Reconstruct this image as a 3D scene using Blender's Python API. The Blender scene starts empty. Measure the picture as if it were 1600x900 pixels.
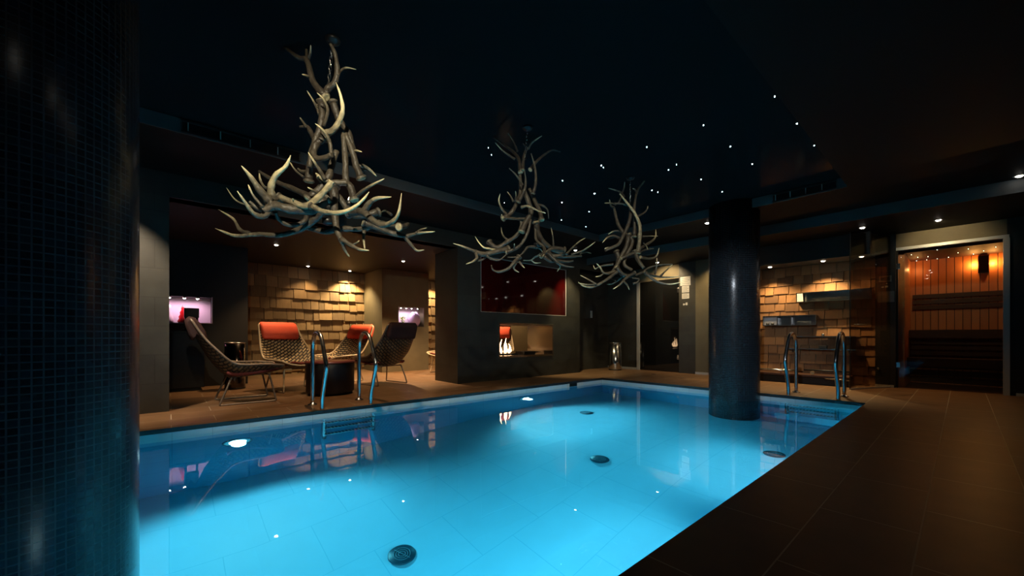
import bpy, bmesh, math, random
from mathutils import Vector, Matrix
random.seed(7)
SC = bpy.context.scene
COL = SC.collection
PI = math.pi
# ---------------------------------------------------------------- camera frame
CH = 0.85
WZ = -.095
F = 614.0                      # focal length in pixels of the 1600 wide frame
HY = 525.0                     # horizon row
RX, RY = 0.6574, 0.7536        # camera right
FX, FY = -0.7536, 0.6574       # camera forward

def at_depth(px, py, d):
    lat = (px - 800) / F * d
    return Vector((RX * lat + FX * d, RY * lat + FY * d, CH - (py - HY) * d / F))

def floor_at(px, py, z=0.0):
    return at_depth(px, py, (CH - z) * F / (py - HY))

def under_water(px, py, z):
    """point of the pool bottom (height z) seen at a pixel through the water"""
    s = floor_at(px, py, WZ)
    h = math.hypot(s.x, s.y)
    sn = math.sin(math.atan2(h, CH - WZ)) / 1.33
    t = math.tan(math.asin(sn)) * (WZ - z)
    return Vector((s.x + s.x / h * t, s.y + s.y / h * t, z))

# ---------------------------------------------------------------- materials
def mat(name, color=(.5, .5, .5), rough=.5, metal=0., spec=.5, emit=None, es=1., **kw):
    m = bpy.data.materials.new(name); m.use_nodes = True
    b = m.node_tree.nodes['Principled BSDF']
    b.inputs['Base Color'].default_value = (*color, 1)
    b.inputs['Roughness'].default_value = rough
    b.inputs['Metallic'].default_value = metal
    b.inputs['Specular IOR Level'].default_value = spec
    if emit:
        b.inputs['Emission Color'].default_value = (*emit, 1)
        b.inputs['Emission Strength'].default_value = es
    return m

class NT:
    def __init__(s, m): s.m = m; s.t = m.node_tree; s.b = s.t.nodes['Principled BSDF']
    def n(s, kind, **kw):
        nd = s.t.nodes.new(kind)
        for k, v in kw.items():
            if k in nd.inputs: nd.inputs[k].default_value = v
            else: setattr(nd, k, v)
        return nd
    def l(s, a, b): s.t.links.new(a, b)
    def mth(s, op, a, b=None, c=None):
        nd = s.n('ShaderNodeMath', operation=op)
        for i, v in enumerate((a, b, c)):
            if v is None: continue
            if isinstance(v, (int, float)): nd.inputs[i].default_value = v
            else: s.l(v, nd.inputs[i])
        return nd.outputs[0]
    def mix(s, f, a, b, mode='MIX'):
        nd = s.n('ShaderNodeMix', data_type='RGBA', blend_type=mode)
        for i, v in ((0, f), (6, a), (7, b)):
            if isinstance(v, (int, float)): nd.inputs[i].default_value = v
            elif isinstance(v, tuple): nd.inputs[i].default_value = (*v, 1)
            else: s.l(v, nd.inputs[i])
        return nd.outputs[2]
    def pos(s, u='X', v='Z'):
        g = s.n('ShaderNodeNewGeometry'); sp = s.n('ShaderNodeSeparateXYZ'); s.l(g.outputs['Position'], sp.inputs[0])
        def pick(k):
            if k == 'XY': return s.mth('ADD', sp.outputs[0], sp.outputs[1])
            return sp.outputs['XYZ'.index(k)]
        c = s.n('ShaderNodeCombineXYZ'); s.l(pick(u), c.inputs[0]); s.l(pick(v), c.inputs[1])
        return c.outputs[0]
    def bump(s, h, st=.3, dist=.01):
        bp = s.n('ShaderNodeBump'); bp.inputs['Strength'].default_value = st; bp.inputs['Distance'].default_value = dist
        s.l(h, bp.inputs['Height']); s.l(bp.outputs[0], s.b.inputs['Normal'])

def noise_mat(name, c1, c2, rough=.6, scale=6., detail=4., bump=.15, metal=0., spec=.4, stretch=None, dist=.005):
    m = mat(name, c1, rough, metal, spec); q = NT(m)
    g = q.n('ShaderNodeNewGeometry'); mp = q.n('ShaderNodeMapping'); q.l(g.outputs['Position'], mp.inputs[0])
    if stretch: mp.inputs['Scale'].default_value = stretch
    nz = q.n('ShaderNodeTexNoise', Scale=scale, Detail=detail); q.l(mp.outputs[0], nz.inputs['Vector'])
    q.l(q.mix(nz.outputs['Fac'], c1, c2), q.b.inputs['Base Color'])
    if bump: q.bump(nz.outputs['Fac'], bump, dist)
    return m

def tile_mat(name, u, v, w, h, c1, c2, grout, gw=.006, rough=.45, offset=.5, spec=.4, bump=.3, var=.5, src=None, shift=(0, 0), nscale=5.):
    m = mat(name, c1, rough, 0, spec); q = NT(m)
    if src == 'UV':
        tc = q.n('ShaderNodeTexCoord'); vec = tc.outputs['UV']
    else: vec = q.pos(u, v)
    mp = q.n('ShaderNodeMapping'); mp.inputs['Location'].default_value = (shift[0], shift[1], 0); q.l(vec, mp.inputs[0])
    br = q.n('ShaderNodeTexBrick', Scale=1.0, offset=offset)
    br.inputs['Brick Width'].default_value = w; br.inputs['Row Height'].default_value = h
    br.inputs['Mortar Size'].default_value = gw / 2; br.inputs['Mortar Smooth'].default_value = .1
    br.inputs['Color1'].default_value = (*c1, 1); br.inputs['Color2'].default_value = (*c2, 1)
    br.inputs['Mortar'].default_value = (*grout, 1)
    q.l(mp.outputs[0], br.inputs['Vector'])
    nz = q.n('ShaderNodeTexNoise', Scale=nscale, Detail=5.); q.l(mp.outputs[0], nz.inputs['Vector'])
    f = q.mth('MULTIPLY_ADD', nz.outputs['Fac'], var * 2, 1 - var)
    cb = q.n('ShaderNodeCombineColor')
    for i in range(3): q.l(f, cb.inputs[i])
    q.l(q.mix(1.0, br.outputs['Color'], cb.outputs[0], 'MULTIPLY'), q.b.inputs['Base Color'])
    inv = q.mth('SUBTRACT', 1.0, br.outputs['Fac'])
    q.bump(inv, bump, .004)
    return m

M = {}
M['stone'] = tile_mat('dark_stone_wall', 'XY', 'Z', .6, .32, (.036, .034, .028), (.030, .028, .024), (.019, .018, .015), .006, .55, var=.45, bump=.25)
M['stone2'] = tile_mat('dark_slate_wall', 'XY', 'Z', .6, .32, (.024, .023, .019), (.019, .0185, .016), (.009, .009, .0085), .006, .5, var=.5, bump=.25)
M['black'] = noise_mat('black_wall_paint', (.011, .0095, .008), (.008, .007, .006), .6, 3.)
M['brown_wall'] = noise_mat('brown_plaster', (.13, .105, .060), (.09, .072, .042), .7, 5.)
M['soffit'] = mat('dark_brown_ceiling_paint', (.022, .016, .012), .6, spec=.15)
M['soffit2'] = mat('near_black_ceiling_paint', (.0065, .006, .0055), .6, spec=.08)
M['fascia'] = mat('grey_ceiling_edge', (.05, .053, .053), .6)
M['stretch'] = mat('black_gloss_stretch_ceiling', (.0105, .0120, .0125), .14, spec=.03)
M['stretch'].node_tree.nodes['Principled BSDF'].inputs['IOR'].default_value = 1.12
M['deck'] = tile_mat('brown_stone_deck', 'Y', 'X', .69, .345, (.165, .088, .040), (.138, .074, .036), (.42, .35, .25), .006, .40, offset=.5, var=.35, shift=(-.015, .465 + .345 * 40), bump=.4, spec=.45)
M['edge'] = mat('dark_slab_edge', (.012, .014, .016), .35)  # dark strip along the deck slab's inner edge
M['band'] = tile_mat('grey_waterline_tile', 'XY', 'Z', .3, .3, (.50, .56, .58), (.46, .52, .54), (.3, .34, .36), .004, .3, offset=0, var=.15, bump=.1)
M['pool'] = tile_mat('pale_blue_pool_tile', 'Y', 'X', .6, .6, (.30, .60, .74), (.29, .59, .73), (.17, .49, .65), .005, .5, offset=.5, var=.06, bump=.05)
M['poolw'] = tile_mat('shaded_blue_pool_wall_tile', 'XY', 'Z', .6, .3, (.06, .30, .45), (.055, .29, .44), (.035, .2, .33), .005, .5, offset=0, var=.06, bump=.05)  # walls' shade is put into the colour, darker than the floor tile
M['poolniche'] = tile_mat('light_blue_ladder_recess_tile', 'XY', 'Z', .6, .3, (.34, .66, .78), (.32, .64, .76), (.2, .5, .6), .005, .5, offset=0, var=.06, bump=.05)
M['mosaic'] = tile_mat('black_mosaic', 'X', 'Z', .0255, .0255, (.010, .013, .017), (.006, .008, .012), (.042, .043, .044), .0048, .24, offset=0, spec=.42, var=.3, bump=.8, src='UV')
M['steel'] = mat('brushed_stainless_steel', (.55, .53, .52), .20, 1.)
M['chrome'] = mat('polished_stainless_steel', (.55, .55, .55), .27, 1.)
M['alu'] = mat('grey_aluminium_frame', (.46, .46, .45), .4, .3)
M['darkmetal'] = mat('dark_metal', (.03, .03, .03), .35, .6)
M['blackgloss'] = mat('black_gloss', (.006, .005, .005), .35, spec=.35)
M['redreflect'] = mat('black_glass_red_reflection', (.028, .0015, .0015), .04, spec=.45)  # black glass; the red it reflects is put into the base colour
M['lens'] = mat('lit_downlight_lens', (1, 1, 1), .4, emit=(1., .93, .82), es=22.)
M['poollens'] = mat('lit_pool_lamp_lens', (1, 1, 1), .4, emit=(.75, .92, 1.), es=30.)
M['star'] = mat('lit_fibre_point', (1, 1, 1), .4, emit=(.75, .95, 1.), es=14.)
M['trim'] = mat('white_lamp_trim', (.35, .34, .32), .5)
M['white'] = mat('white_paper', (.55, .53, .5), .7)
M['ink'] = mat('grey_ink', (.12, .12, .12), .7)
M['frameblk'] = mat('dark_bronze_tube', (.16, .125, .10), .35, .35)
M['frametan'] = mat('beige_tube', (.45, .36, .24), .4, .1)
M['table'] = mat('black_table_drum', (.006, .005, .005), .5)
M['tabletop'] = mat('dark_red_table_top', (.15, .035, .028), .35)
M['pink'] = mat('lit_niche_back_panel', (.55, .42, .50), .5)
M['redthing'] = mat('glossy_red', (.55, .012, .015), .25)
M['pinkwhite'] = mat('glossy_pale_pink', (.8, .62, .68), .3)
M['purple'] = mat('pale_purple_ceramic', (.55, .36, .60), .4)
M['leaf'] = mat('yellow_green_leaf', (.38, .52, .04), .5)
M['cushred'] = noise_mat('orange_red_fabric', (.90, .12, .05), (.82, .09, .04), .75, 40., bump=.2)
M['steel2'] = mat('mirror_steel_lining', (.62, .58, .56), .13, 1.)
M['cushdark'] = noise_mat('dark_maroon_fabric', (.022, .006, .006), (.03, .008, .007), .8, 40.)
M['cushseat'] = noise_mat('dark_red_woven_seat', (.22, .03, .022), (.03, .008, .008), .8, 55.)

# woven rope shell: slanted pale stitches on dark
def weave(name, pale, dark):
    m = mat(name, dark, .6); q = NT(m)
    tc = q.n('ShaderNodeTexCoord'); mp = q.n('ShaderNodeMapping'); q.l(tc.outputs['UV'], mp.inputs[0])
    mp.inputs['Rotation'].default_value = (0, 0, math.radians(28)); mp.inputs['Scale'].default_value = (1, 1, 1)
    br = q.n('ShaderNodeTexBrick', Scale=1.0, offset=.5)
    br.inputs['Brick Width'].default_value = .085; br.inputs['Row Height'].default_value = .047
    br.inputs['Mortar Size'].default_value = .0135; br.inputs['Mortar Smooth'].default_value = .5
    br.inputs['Color1'].default_value = (*pale, 1); br.inputs['Color2'].default_value = (*[c * .6 for c in pale], 1)
    br.inputs['Mortar'].default_value = (*dark, 1)
    q.l(mp.outputs[0], br.inputs['Vector']); q.l(br.outputs['Color'], q.b.inputs['Base Color'])
    q.bump(q.mth('SUBTRACT', 1., br.outputs['Fac']), .8, .01)
    return m
M['weave_dark'] = weave('dark_woven_rope_shell', (.15, .10, .05), (.008, .006, .005))
M['weave'] = weave('woven_rope_shell', (.50, .37, .19), (.014, .010, .008))

# wooden shingles, one tone per shingle
def shingle_mat(name, c1, c2):
    m = mat(name, c1, .75); q = NT(m)
    g = q.n('ShaderNodeNewGeometry')
    mp = q.n('ShaderNodeMapping'); mp.inputs['Scale'].default_value = (40, 40, 2.5); q.l(g.outputs['Position'], mp.inputs[0])
    nz = q.n('ShaderNodeTexNoise', Scale=1., Detail=3.); q.l(mp.outputs[0], nz.inputs['Vector'])
    f = q.mth('ADD', q.mth('MULTIPLY', g.outputs['Random Per Island'], .7), q.mth('MULTIPLY', nz.outputs['Fac'], .4))
    q.l(q.mix(f, c1, c2), q.b.inputs['Base Color']); q.bump(nz.outputs['Fac'], .4, .004)
    return m
M['shingle'] = shingle_mat('weathered_wood_shingle', (.40, .25, .11), (.11, .068, .032))
M['shingle2'] = shingle_mat('brown_wood_shingle', (.34, .16, .055), (.11, .05, .02))
# sauna planks
def plank(name, axis, c1, c2, w=.095):
    m = mat(name, c1, .5); q = NT(m)
    g = q.n('ShaderNodeNewGeometry'); sp = q.n('ShaderNodeSeparateXYZ'); q.l(g.outputs['Position'], sp.inputs[0])
    a = sp.outputs['XYZ'.index(axis)]
    k = q.mth('DIVIDE', a, w); fr = q.mth('FRACT', k); fl = q.mth('FLOOR', k)
    wn = q.n('ShaderNodeTexWhiteNoise', noise_dimensions='1D'); q.l(fl, wn.inputs['W'])
    groove = q.mth('LESS_THAN', fr, .09)
    mp = q.n('ShaderNodeMapping'); mp.inputs['Scale'].default_value = (30, 30, 2) if axis in 'XY' else (2, 2, 30); q.l(g.outputs['Position'], mp.inputs[0])
    nz = q.n('ShaderNodeTexNoise', Scale=1., Detail=4.); q.l(mp.outputs[0], nz.inputs['Vector'])
    f = q.mth('ADD', q.mth('MULTIPLY', wn.outputs['Value'], .5), q.mth('MULTIPLY', nz.outputs['Fac'], .5))
    c = q.mix(f, c1, c2); q.l(q.mix(groove, c, (.03, .008, .003)), q.b.inputs['Base Color'])
    q.bump(q.mth('SUBTRACT', 1., groove), .6, .006)
    return m
M['plankX'] = plank('sauna_planks_x', 'X', (.55, .20, .06), (.34, .11, .035))
M['plankY'] = plank('sauna_planks_y', 'Y', (.55, .20, .06), (.34, .11, .035))
M['bench'] = noise_mat('dark_sauna_bench_wood', (.055, .020, .009), (.035, .012, .006), .5, 3., stretch=(2, 20, 20))
M['saunaceil'] = mat('dark_sauna_ceiling', (.05, .014, .008), .6)

# antler: brown beams turning to bone at the tips ("tip" attribute, 1 at the tips)
def antler_mat():
    m = mat('antler_bone', (.4, .35, .28), .45, spec=.4); q = NT(m)
    at = q.n('ShaderNodeAttribute', attribute_name='tip')
    g = q.n('ShaderNodeNewGeometry'); nz = q.n('ShaderNodeTexNoise', Scale=28., Detail=4.); q.l(g.outputs['Position'], nz.inputs['Vector'])
    cr = q.n('ShaderNodeValToRGB'); e = cr.color_ramp
    e.elements[0].position = .0; e.elements[0].color = (.040, .032, .025, 1)
    e.elements[1].position = 1.; e.elements[1].color = (.90, .76, .44, 1)
    x = e.elements.new(.45); x.color = (.125, .105, .075, 1)
    f = q.mth('ADD', at.outputs['Fac'], q.mth('MULTIPLY_ADD', nz.outputs['Fac'], .5, -.25))
    q.l(f, cr.inputs[0]); q.l(cr.outputs[0], q.b.inputs['Base Color'])
    q.bump(nz.outputs['Fac'], .9, .012)
    return m
M['antler'] = antler_mat()

def thin_glass(name, tint=(.93, .95, .94), tr=1.):
    m = bpy.data.materials.new(name); m.use_nodes = True; t = m.node_tree; t.nodes.clear()
    o = t.nodes.new('ShaderNodeOutputMaterial'); mx = t.nodes.new('ShaderNodeMixShader')
    a = t.nodes.new('ShaderNodeBsdfTransparent'); a.inputs[0].default_value = (*[c * tr for c in tint], 1)
    b = t.nodes.new('ShaderNodeBsdfGlossy'); b.inputs['Roughness'].default_value = .01; b.inputs[0].default_value = (.9, .9, .9, 1)
    g = t.nodes.new('ShaderNodeNewGeometry'); dt = t.nodes.new('ShaderNodeVectorMath'); dt.operation = 'DOT_PRODUCT'
    t.links.new(g.outputs['Incoming'], dt.inputs[0]); t.links.new(g.outputs['Normal'], dt.inputs[1])
    def mm(op, a, b):
        nd = t.nodes.new('ShaderNodeMath'); nd.operation = op
        for i, v in enumerate((a, b)):
            if isinstance(v, (int, float)): nd.inputs[i].default_value = v
            else: t.links.new(v, nd.inputs[i])
        return nd.outputs[0]
    ab = mm('ABSOLUTE', dt.outputs['Value'], 0); k = mm('POWER', mm('SUBTRACT', 1.0, ab), 5.0)
    t.links.new(mm('ADD', mm('MULTIPLY', k, .9), .035), mx.inputs[0]); t.links.new(a.outputs[0], mx.inputs[1]); t.links.new(b.outputs[0], mx.inputs[2])
    t.links.new(mx.outputs[0], o.inputs[0]); return m
M['glass'] = thin_glass('clear_glass_pane')
M['smoke'] = thin_glass('smoked_glass_pane', (.62, .56, .50))
def water_mat():
    m = bpy.data.materials.new('pool_water'); m.use_nodes = True; t = m.node_tree; t.nodes.clear()
    o = t.nodes.new('ShaderNodeOutputMaterial'); g = t.nodes.new('ShaderNodeBsdfGlass')
    g.inputs['IOR'].default_value = 1.33; g.inputs['Roughness'].default_value = 0.0
    nz = t.nodes.new('ShaderNodeTexNoise'); nz.inputs['Scale'].default_value = 2.2; nz.inputs['Detail'].default_value = 2.
    tc = t.nodes.new('ShaderNodeNewGeometry'); t.links.new(tc.outputs['Position'], nz.inputs['Vector'])
    bp = t.nodes.new('ShaderNodeBump'); bp.inputs['Strength'].default_value = .05; bp.inputs['Distance'].default_value = .02
    t.links.new(nz.outputs['Fac'], bp.inputs['Height']); t.links.new(bp.outputs[0], g.inputs['Normal'])
    v = t.nodes.new('ShaderNodeVolumeAbsorption'); v.inputs['Color'].default_value = (.22, .90, .97, 1); v.inputs['Density'].default_value = WATER_DENS
    t.links.new(g.outputs[0], o.inputs['Surface']); t.links.new(v.outputs[0], o.inputs['Volume'])
    return m
WATER_DENS = .62
M['water'] = water_mat()
M['flame'] = mat('flame', (0, 0, 0), 1., emit=(1., .62, .32), es=14.)
M['flame'].node_tree.nodes['Principled BSDF'].inputs['Specular IOR Level'].default_value = 0

# ---------------------------------------------------------------- mesh helpers
class MB:
    def __init__(s): s.bm = bmesh.new()
    def box(s, x0, x1, y0, y1, z0, z1, rot=None, bev=0):
        r = bmesh.ops.create_cube(s.bm, size=1.0); vs = r['verts']
        c = Vector(((x0 + x1) / 2, (y0 + y1) / 2, (z0 + z1) / 2)); d = (x1 - x0, y1 - y0, z1 - z0)
        for v in vs:
            p = Vector((v.co.x * d[0], v.co.y * d[1], v.co.z * d[2]))
            if rot: p = rot @ p
            v.co = p + c
        if bev:
            es = list({e for v in vs for e in v.link_edges})
            bmesh.ops.bevel(s.bm, geom=es, offset=bev, segments=2, affect='EDGES', profile=.6)
        return s
    def ring(s, c, n, r, seg, ref=None):
        n = n.normalized(); a = (ref or Vector((0, 0, 1)))
        if abs(a.dot(n)) > .95: a = Vector((1, 0, 0))
        u = a.cross(n).normalized(); w = n.cross(u)
        return [s.bm.verts.new(c + (u * math.cos(2 * PI * i / seg) + w * math.sin(2 * PI * i / seg)) * r) for i in range(seg)]
    def tube(s, pts, r, seg=10, closed=False, caps=True, smooth_iter=0, tips=None):
        pts = [Vector(p) for p in pts]
        rs = r if isinstance(r, (list, tuple)) else [r] * len(pts)
        n = len(pts); rings = []; prev = None
        for i, p in enumerate(pts):
            if closed: t = pts[(i + 1) % n] - pts[i - 1]
            else: t = pts[min(i + 1, n - 1)] - pts[max(i - 1, 0)]
            if t.length < 1e-7: t = Vector((0, 0, 1))
            t.normalize()
            if prev is None:
                a = Vector((0, 0, 1)) if abs(t.z) < .9 else Vector((1, 0, 0))
                u = a.cross(t).normalized()
            else:
                u = (prev - t * prev.dot(t)); u = u.normalized() if u.length > 1e-6 else Vector((1, 0, 0)).cross(t).normalized()
            prev = u; w = t.cross(u)
            rings.append([s.bm.verts.new(p + (u * math.cos(2 * PI * k / seg) + w * math.sin(2 * PI * k / seg)) * rs[i]) for k in range(seg)])
        if tips is not None:
            lay = s.bm.verts.layers.float.get('tip') or s.bm.verts.layers.float.new('tip')
            for rg, tv in zip(rings, tips):
                for v in rg: v[lay] = tv
        m = n if closed else n - 1
        for i in range(m):
            A, B = rings[i], rings[(i + 1) % n]
            for k in range(seg):
                f = s.bm.faces.new((A[k], A[(k + 1) % seg], B[(k + 1) % seg], B[k])); f.smooth = True
        if caps and not closed:
            s.bm.faces.new(rings[0][::-1]); s.bm.faces.new(rings[-1])
        return s
    def lathe(s, c, prof, seg=24, cap=True, uvr=None):
        c = Vector(c); rings = []
        for r, z in prof:
            rings.append([s.bm.verts.new(c + Vector((r * math.cos(2 * PI * k / seg), r * math.sin(2 * PI * k / seg), z))) for k in range(seg)])
        uv = s.bm.loops.layers.uv.verify() if uvr else None
        for i in range(len(rings) - 1):
            A, B = rings[i], rings[i + 1]
            for k in range(seg):
                f = s.bm.faces.new((A[k], A[(k + 1) % seg], B[(k + 1) % seg], B[k])); f.smooth = True
                if uvr:
                    us = [k, k + 1, k + 1, k]; zs = [prof[i][1]] * 2 + [prof[i + 1][1]] * 2
                    for lp, a, zz in zip(f.loops, us, zs): lp[uv].uv = (a / seg * uvr * 2 * PI, zz + c.z)
        if cap:
            if prof[0][0] > 1e-5: s.bm.faces.new(rings[0][::-1])
            if prof[-1][0] > 1e-5: s.bm.faces.new(rings[-1])
        return s
    def build(s, name, m, parent=None, kind=None, smooth=None, loc=None):
        me = bpy.data.meshes.new(name); bmesh.ops.recalc_face_normals(s.bm, faces=s.bm.faces)
        if loc is not None:
            for v in s.bm.verts: v.co -= Vector(loc)
        s.bm.to_mesh(me); s.bm.free()
        me.materials.append(m)
        o = bpy.data.objects.new(name, me); COL.objects.link(o)
        if parent: o.parent = parent
        if loc is not None: o.location = loc
        if kind: o['kind'] = kind
        return o

def empty(name, loc, label, cat, group=None, rz=0):
    o = bpy.data.objects.new(name, None); o.empty_display_size = .1; COL.objects.link(o)
    o.location = loc; o.rotation_euler = (0, 0, rz)
    o['label'] = label; o['category'] = cat
    if group: o['group'] = group
    return o
def tag(o, label, cat, group=None, kind=None):
    o['label'] = label; o['category'] = cat
    if group: o['group'] = group
    if kind: o['kind'] = kind
    return o
def S(name, m, *boxes):
    b = MB()
    for x in boxes: b.box(*x)
    o = b.build(name, m, kind='structure'); return o
def copy_tree(o, parent=None):
    c = o.copy(); COL.objects.link(c); c.parent = parent
    for ch in list(o.children): copy_tree(ch, c)
    return c
def catmull(pts, sub=4):
    P = [Vector(p) for p in pts]
    if len(P) < 3:
        return [P[0].lerp(P[-1], i / sub) for i in range(sub + 1)]
    out = []
    for i in range(len(P) - 1):
        a = P[i - 1] if i else P[0] * 2 - P[1]; b, c = P[i], P[i + 1]
        d = P[i + 2] if i + 2 < len(P) else P[-1] * 2 - P[-2]
        for k in range(sub):
            t = k / sub
            out.append(.5 * ((2 * b) + (c - a) * t + (2 * a - 5 * b + 4 * c - d) * t * t + (3 * b - a - 3 * c + d) * t ** 3))
    out.append(P[-1]); return out
def spot(loc, aim, w, ang=60, blend=.6, color=(1, .8, .55), rad=.03, name='downlight_beam', parent=None):
    l = bpy.data.lights.new(name, 'SPOT'); l.energy = w; l.spot_size = math.radians(ang); l.spot_blend = blend
    l.color = color; l.shadow_soft_size = rad
    o = bpy.data.objects.new(name, l); COL.objects.link(o); o.location = loc
    o.rotation_euler = (Vector(aim) - Vector(loc)).to_track_quat('-Z', 'Y').to_euler()
    return o
# ================================================================ the room
WZ = -.095                                    # water level
PX0, PX1, PY0, PY1 = -4.82, -.80, -1.2, 6.65  # pool
RX1 = 1.7                                     # right wall
# deck and lounge floor: one continuous tiled slab around the pool
fl = MB()
for b in ((-10.2, PX0, -3.2, 9.4, -.04, 0), (PX1, RX1 + .1, -3.2, 9.4, -.04, 0), (PX0, PX1, PY1, 9.4, -.04, 0), (PX0, PX1, -3.2, PY0, -.04, 0)):
    fl.box(*b)
fl.build('floor', M['deck'], kind='structure')
cp = MB(); e = .004
cp.box(PX0, PX0 + e, PY0, PY1, -.042, -.001); cp.box(PX1 - e, PX1, PY0, PY1, -.042, -.001)
cp.box(PX0, PX1, PY1 - e, PY1, -.042, -.001); cp.box(PX0, PX1, PY0, PY0 + e, -.042, -.001)
cp.build('trim_1', M['edge'], kind='structure')
bd = MB()
bd.box(PX0 - .2, PX0, PY0, PY1, -.20, -.04); bd.box(PX1, PX1 + .2, PY0, PY1, -.20, -.04)
bd.box(PX0 - .2, PX1 + .2, PY1, PY1 + .05, -.20, -.04); bd.box(PX0 - .2, PX1 + .2, PY0 - .2, PY0, -.20, -.04)
bd.build('trim_2', M['band'], kind='structure')
pw = MB()
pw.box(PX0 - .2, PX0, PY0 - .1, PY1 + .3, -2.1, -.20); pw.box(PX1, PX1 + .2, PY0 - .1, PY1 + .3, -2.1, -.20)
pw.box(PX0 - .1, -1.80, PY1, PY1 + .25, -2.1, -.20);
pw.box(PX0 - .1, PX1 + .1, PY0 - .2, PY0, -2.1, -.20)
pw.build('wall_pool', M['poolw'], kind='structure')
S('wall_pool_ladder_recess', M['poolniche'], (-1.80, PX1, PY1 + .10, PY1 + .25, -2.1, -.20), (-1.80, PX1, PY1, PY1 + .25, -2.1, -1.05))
# pool bottom, sloping a little
def pool_z(y): 
    t = min(1, max(0, (y - .5) / 3.2)); return -1.72 + .32 * t
bm = bmesh.new(); ys = [PY0 - .1, .5, 1.3, 2.1, 2.9, 3.7, PY1 + .3]; rows = [[bm.verts.new((x, y, pool_z(y))) for x in (PX0 - .1, PX1 + .1)] for y in ys]
for a, b in zip(rows, rows[1:]): bm.faces.new((a[0], a[1], b[1], b[0]))
q_ = MB(); q_.bm.free(); q_.bm = bm; q_.build('floor_pool', M['pool'], kind='structure')
# water
wt = MB(); wt.box(PX0 - .03, PX1 + .03, PY0 - .03, PY1 + .02, -1.95, WZ)
# the niche behind the ladder is filled too
w_o = wt.build('pool_water', M['water']); tag(w_o, 'clear blue lit pool water', 'water', kind='stuff')

# ---- walls
ZT = 2.69
S('wall_left', M['black'], (-10.3, -10.0, -3.2, 9.4, 0, 2.8))
S('wall_lounge_left', M['black'], (-10.0, -8.40, -3.2, -.10, 0, 2.42), (-10.0, -8.40, .55, 1.06, 0, 2.42),
  (-10.0, -8.40, -.10, .55, 0, 1.07), (-10.0, -8.40, -.10, .55, 1.50, 2.42), (-10.0, -8.72, -.10, .55, 1.07, 1.50))
S('wall_lounge_niche', M['brown_wall'], (-10.0, -8.85, 3.72, 4.13, 0, 2.42), (-10.0, -8.85, 4.80, 4.93, 0, 2.42), (-10.0, -8.85, 4.13, 4.80, 0, 1.08),
  (-10.0, -8.85, 4.13, 4.80, 1.55, 2.42), (-10.0, -9.15, 4.13, 4.80, 1.08, 1.55))
S('wall_lounge_far', M['brown_wall'], (-10.0, -8.9, 7.72, 8.40, 0, 2.42))
S('wall_lounge_end', M['black'], (-10.0, -6.45, 8.75, 9.0, 0, 2.55))
S('wall_pier', M['stone'], (-6.35, -5.88, -3.2, 0.0, 0, 2.42))
S('wall_header', M['stone2'], (-6.10, -5.88, -3.2, 9.0, 2.42, ZT))
# fireplace block with a see-through opening and a recess for the screen
fx0, fx1 = -6.66, -5.88
S('wall_fireplace', M['stone2'],
  (fx0, fx1, 3.85, 4.80, 0, 1.30), (fx0, fx1, 6.30, 7.23, 0, 1.30), (fx0, fx1, 4.80, 6.30, 0, .44), (fx0, fx1, 4.80, 6.30, 1.09, 1.30),
  (fx0, fx1, 3.85, 4.36, 1.30, 2.42), (fx0, fx1, 6.80, 7.23, 1.30, 2.42), (fx0, fx1, 4.36, 6.80, 2.35, 2.42), (fx0, fx1 - .07, 4.36, 6.80, 1.30, 2.35))
S('wall_recess', M['stone'], (-6.55, -6.30, 7.20, 9.0, 0, 2.55))
# far wall, left part with a door, pier, lit bay
S('wall_back', M['stone'], (-6.5, -5.38, 8.95, 9.15, 0, 2.55), (-4.30, -3.92, 8.86, 9.15, 0, 2.55))
S('wall_back_bay', M['brown_wall'], (-5.38, -4.30, 8.95, 9.15, 2.20, 2.55), (-3.92, -2.75, 8.86, 9.0, 0, 2.55))
S('wall_passage', M['black'], (-5.5, -4.2, 10.6, 10.7, 0, 2.55), (-5.5, -5.42, 9.15, 10.6, 0, 2.55), (-4.28, -4.2, 9.15, 10.6, 0, 2.55), (-5.5, -4.2, 9.15, 10.7, 2.3, 2.4))
S('wall_alcove', M['brown_wall'], (-2.85, -2.72, 8.45, 9.1, 0, 2.17), (-2.85, -.97, 9.02, 9.15, 0, 2.17))
S('wall_alcove_header', M['black'], (-2.85, -.97, 8.45, 9.15, 2.17, 2.55))
S('wall_sauna_side', M['black'], (-.97, -.72, 8.98, 9.15, 0, 2.55))
S('wall_sauna_front', M['brown_wall'], (-.72, .42, 9.05, 9.17, 2.28, 2.55))
S('wall_sauna_right', M['black'], (.42, RX1 + .1, 9.05, 9.17, 0, 2.55))
S('wall_right', M['black'], (RX1, RX1 + .15, -3.2, 9.2, 0, 2.9))
S('wall_front', M['black'], (-10.2, RX1 + .1, -3.4, -3.2, 0, 2.9))
S('trim_3', M['alu'], (-3.92, -2.75, 8.845, 8.86, 0, .05), (-6.3, -5.44, 8.935, 8.95, 0, .05), (.50, RX1, 9.03, 9.05, 0, .04), (-.97, -.74, 8.965, 8.98, 0, .04))
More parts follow.
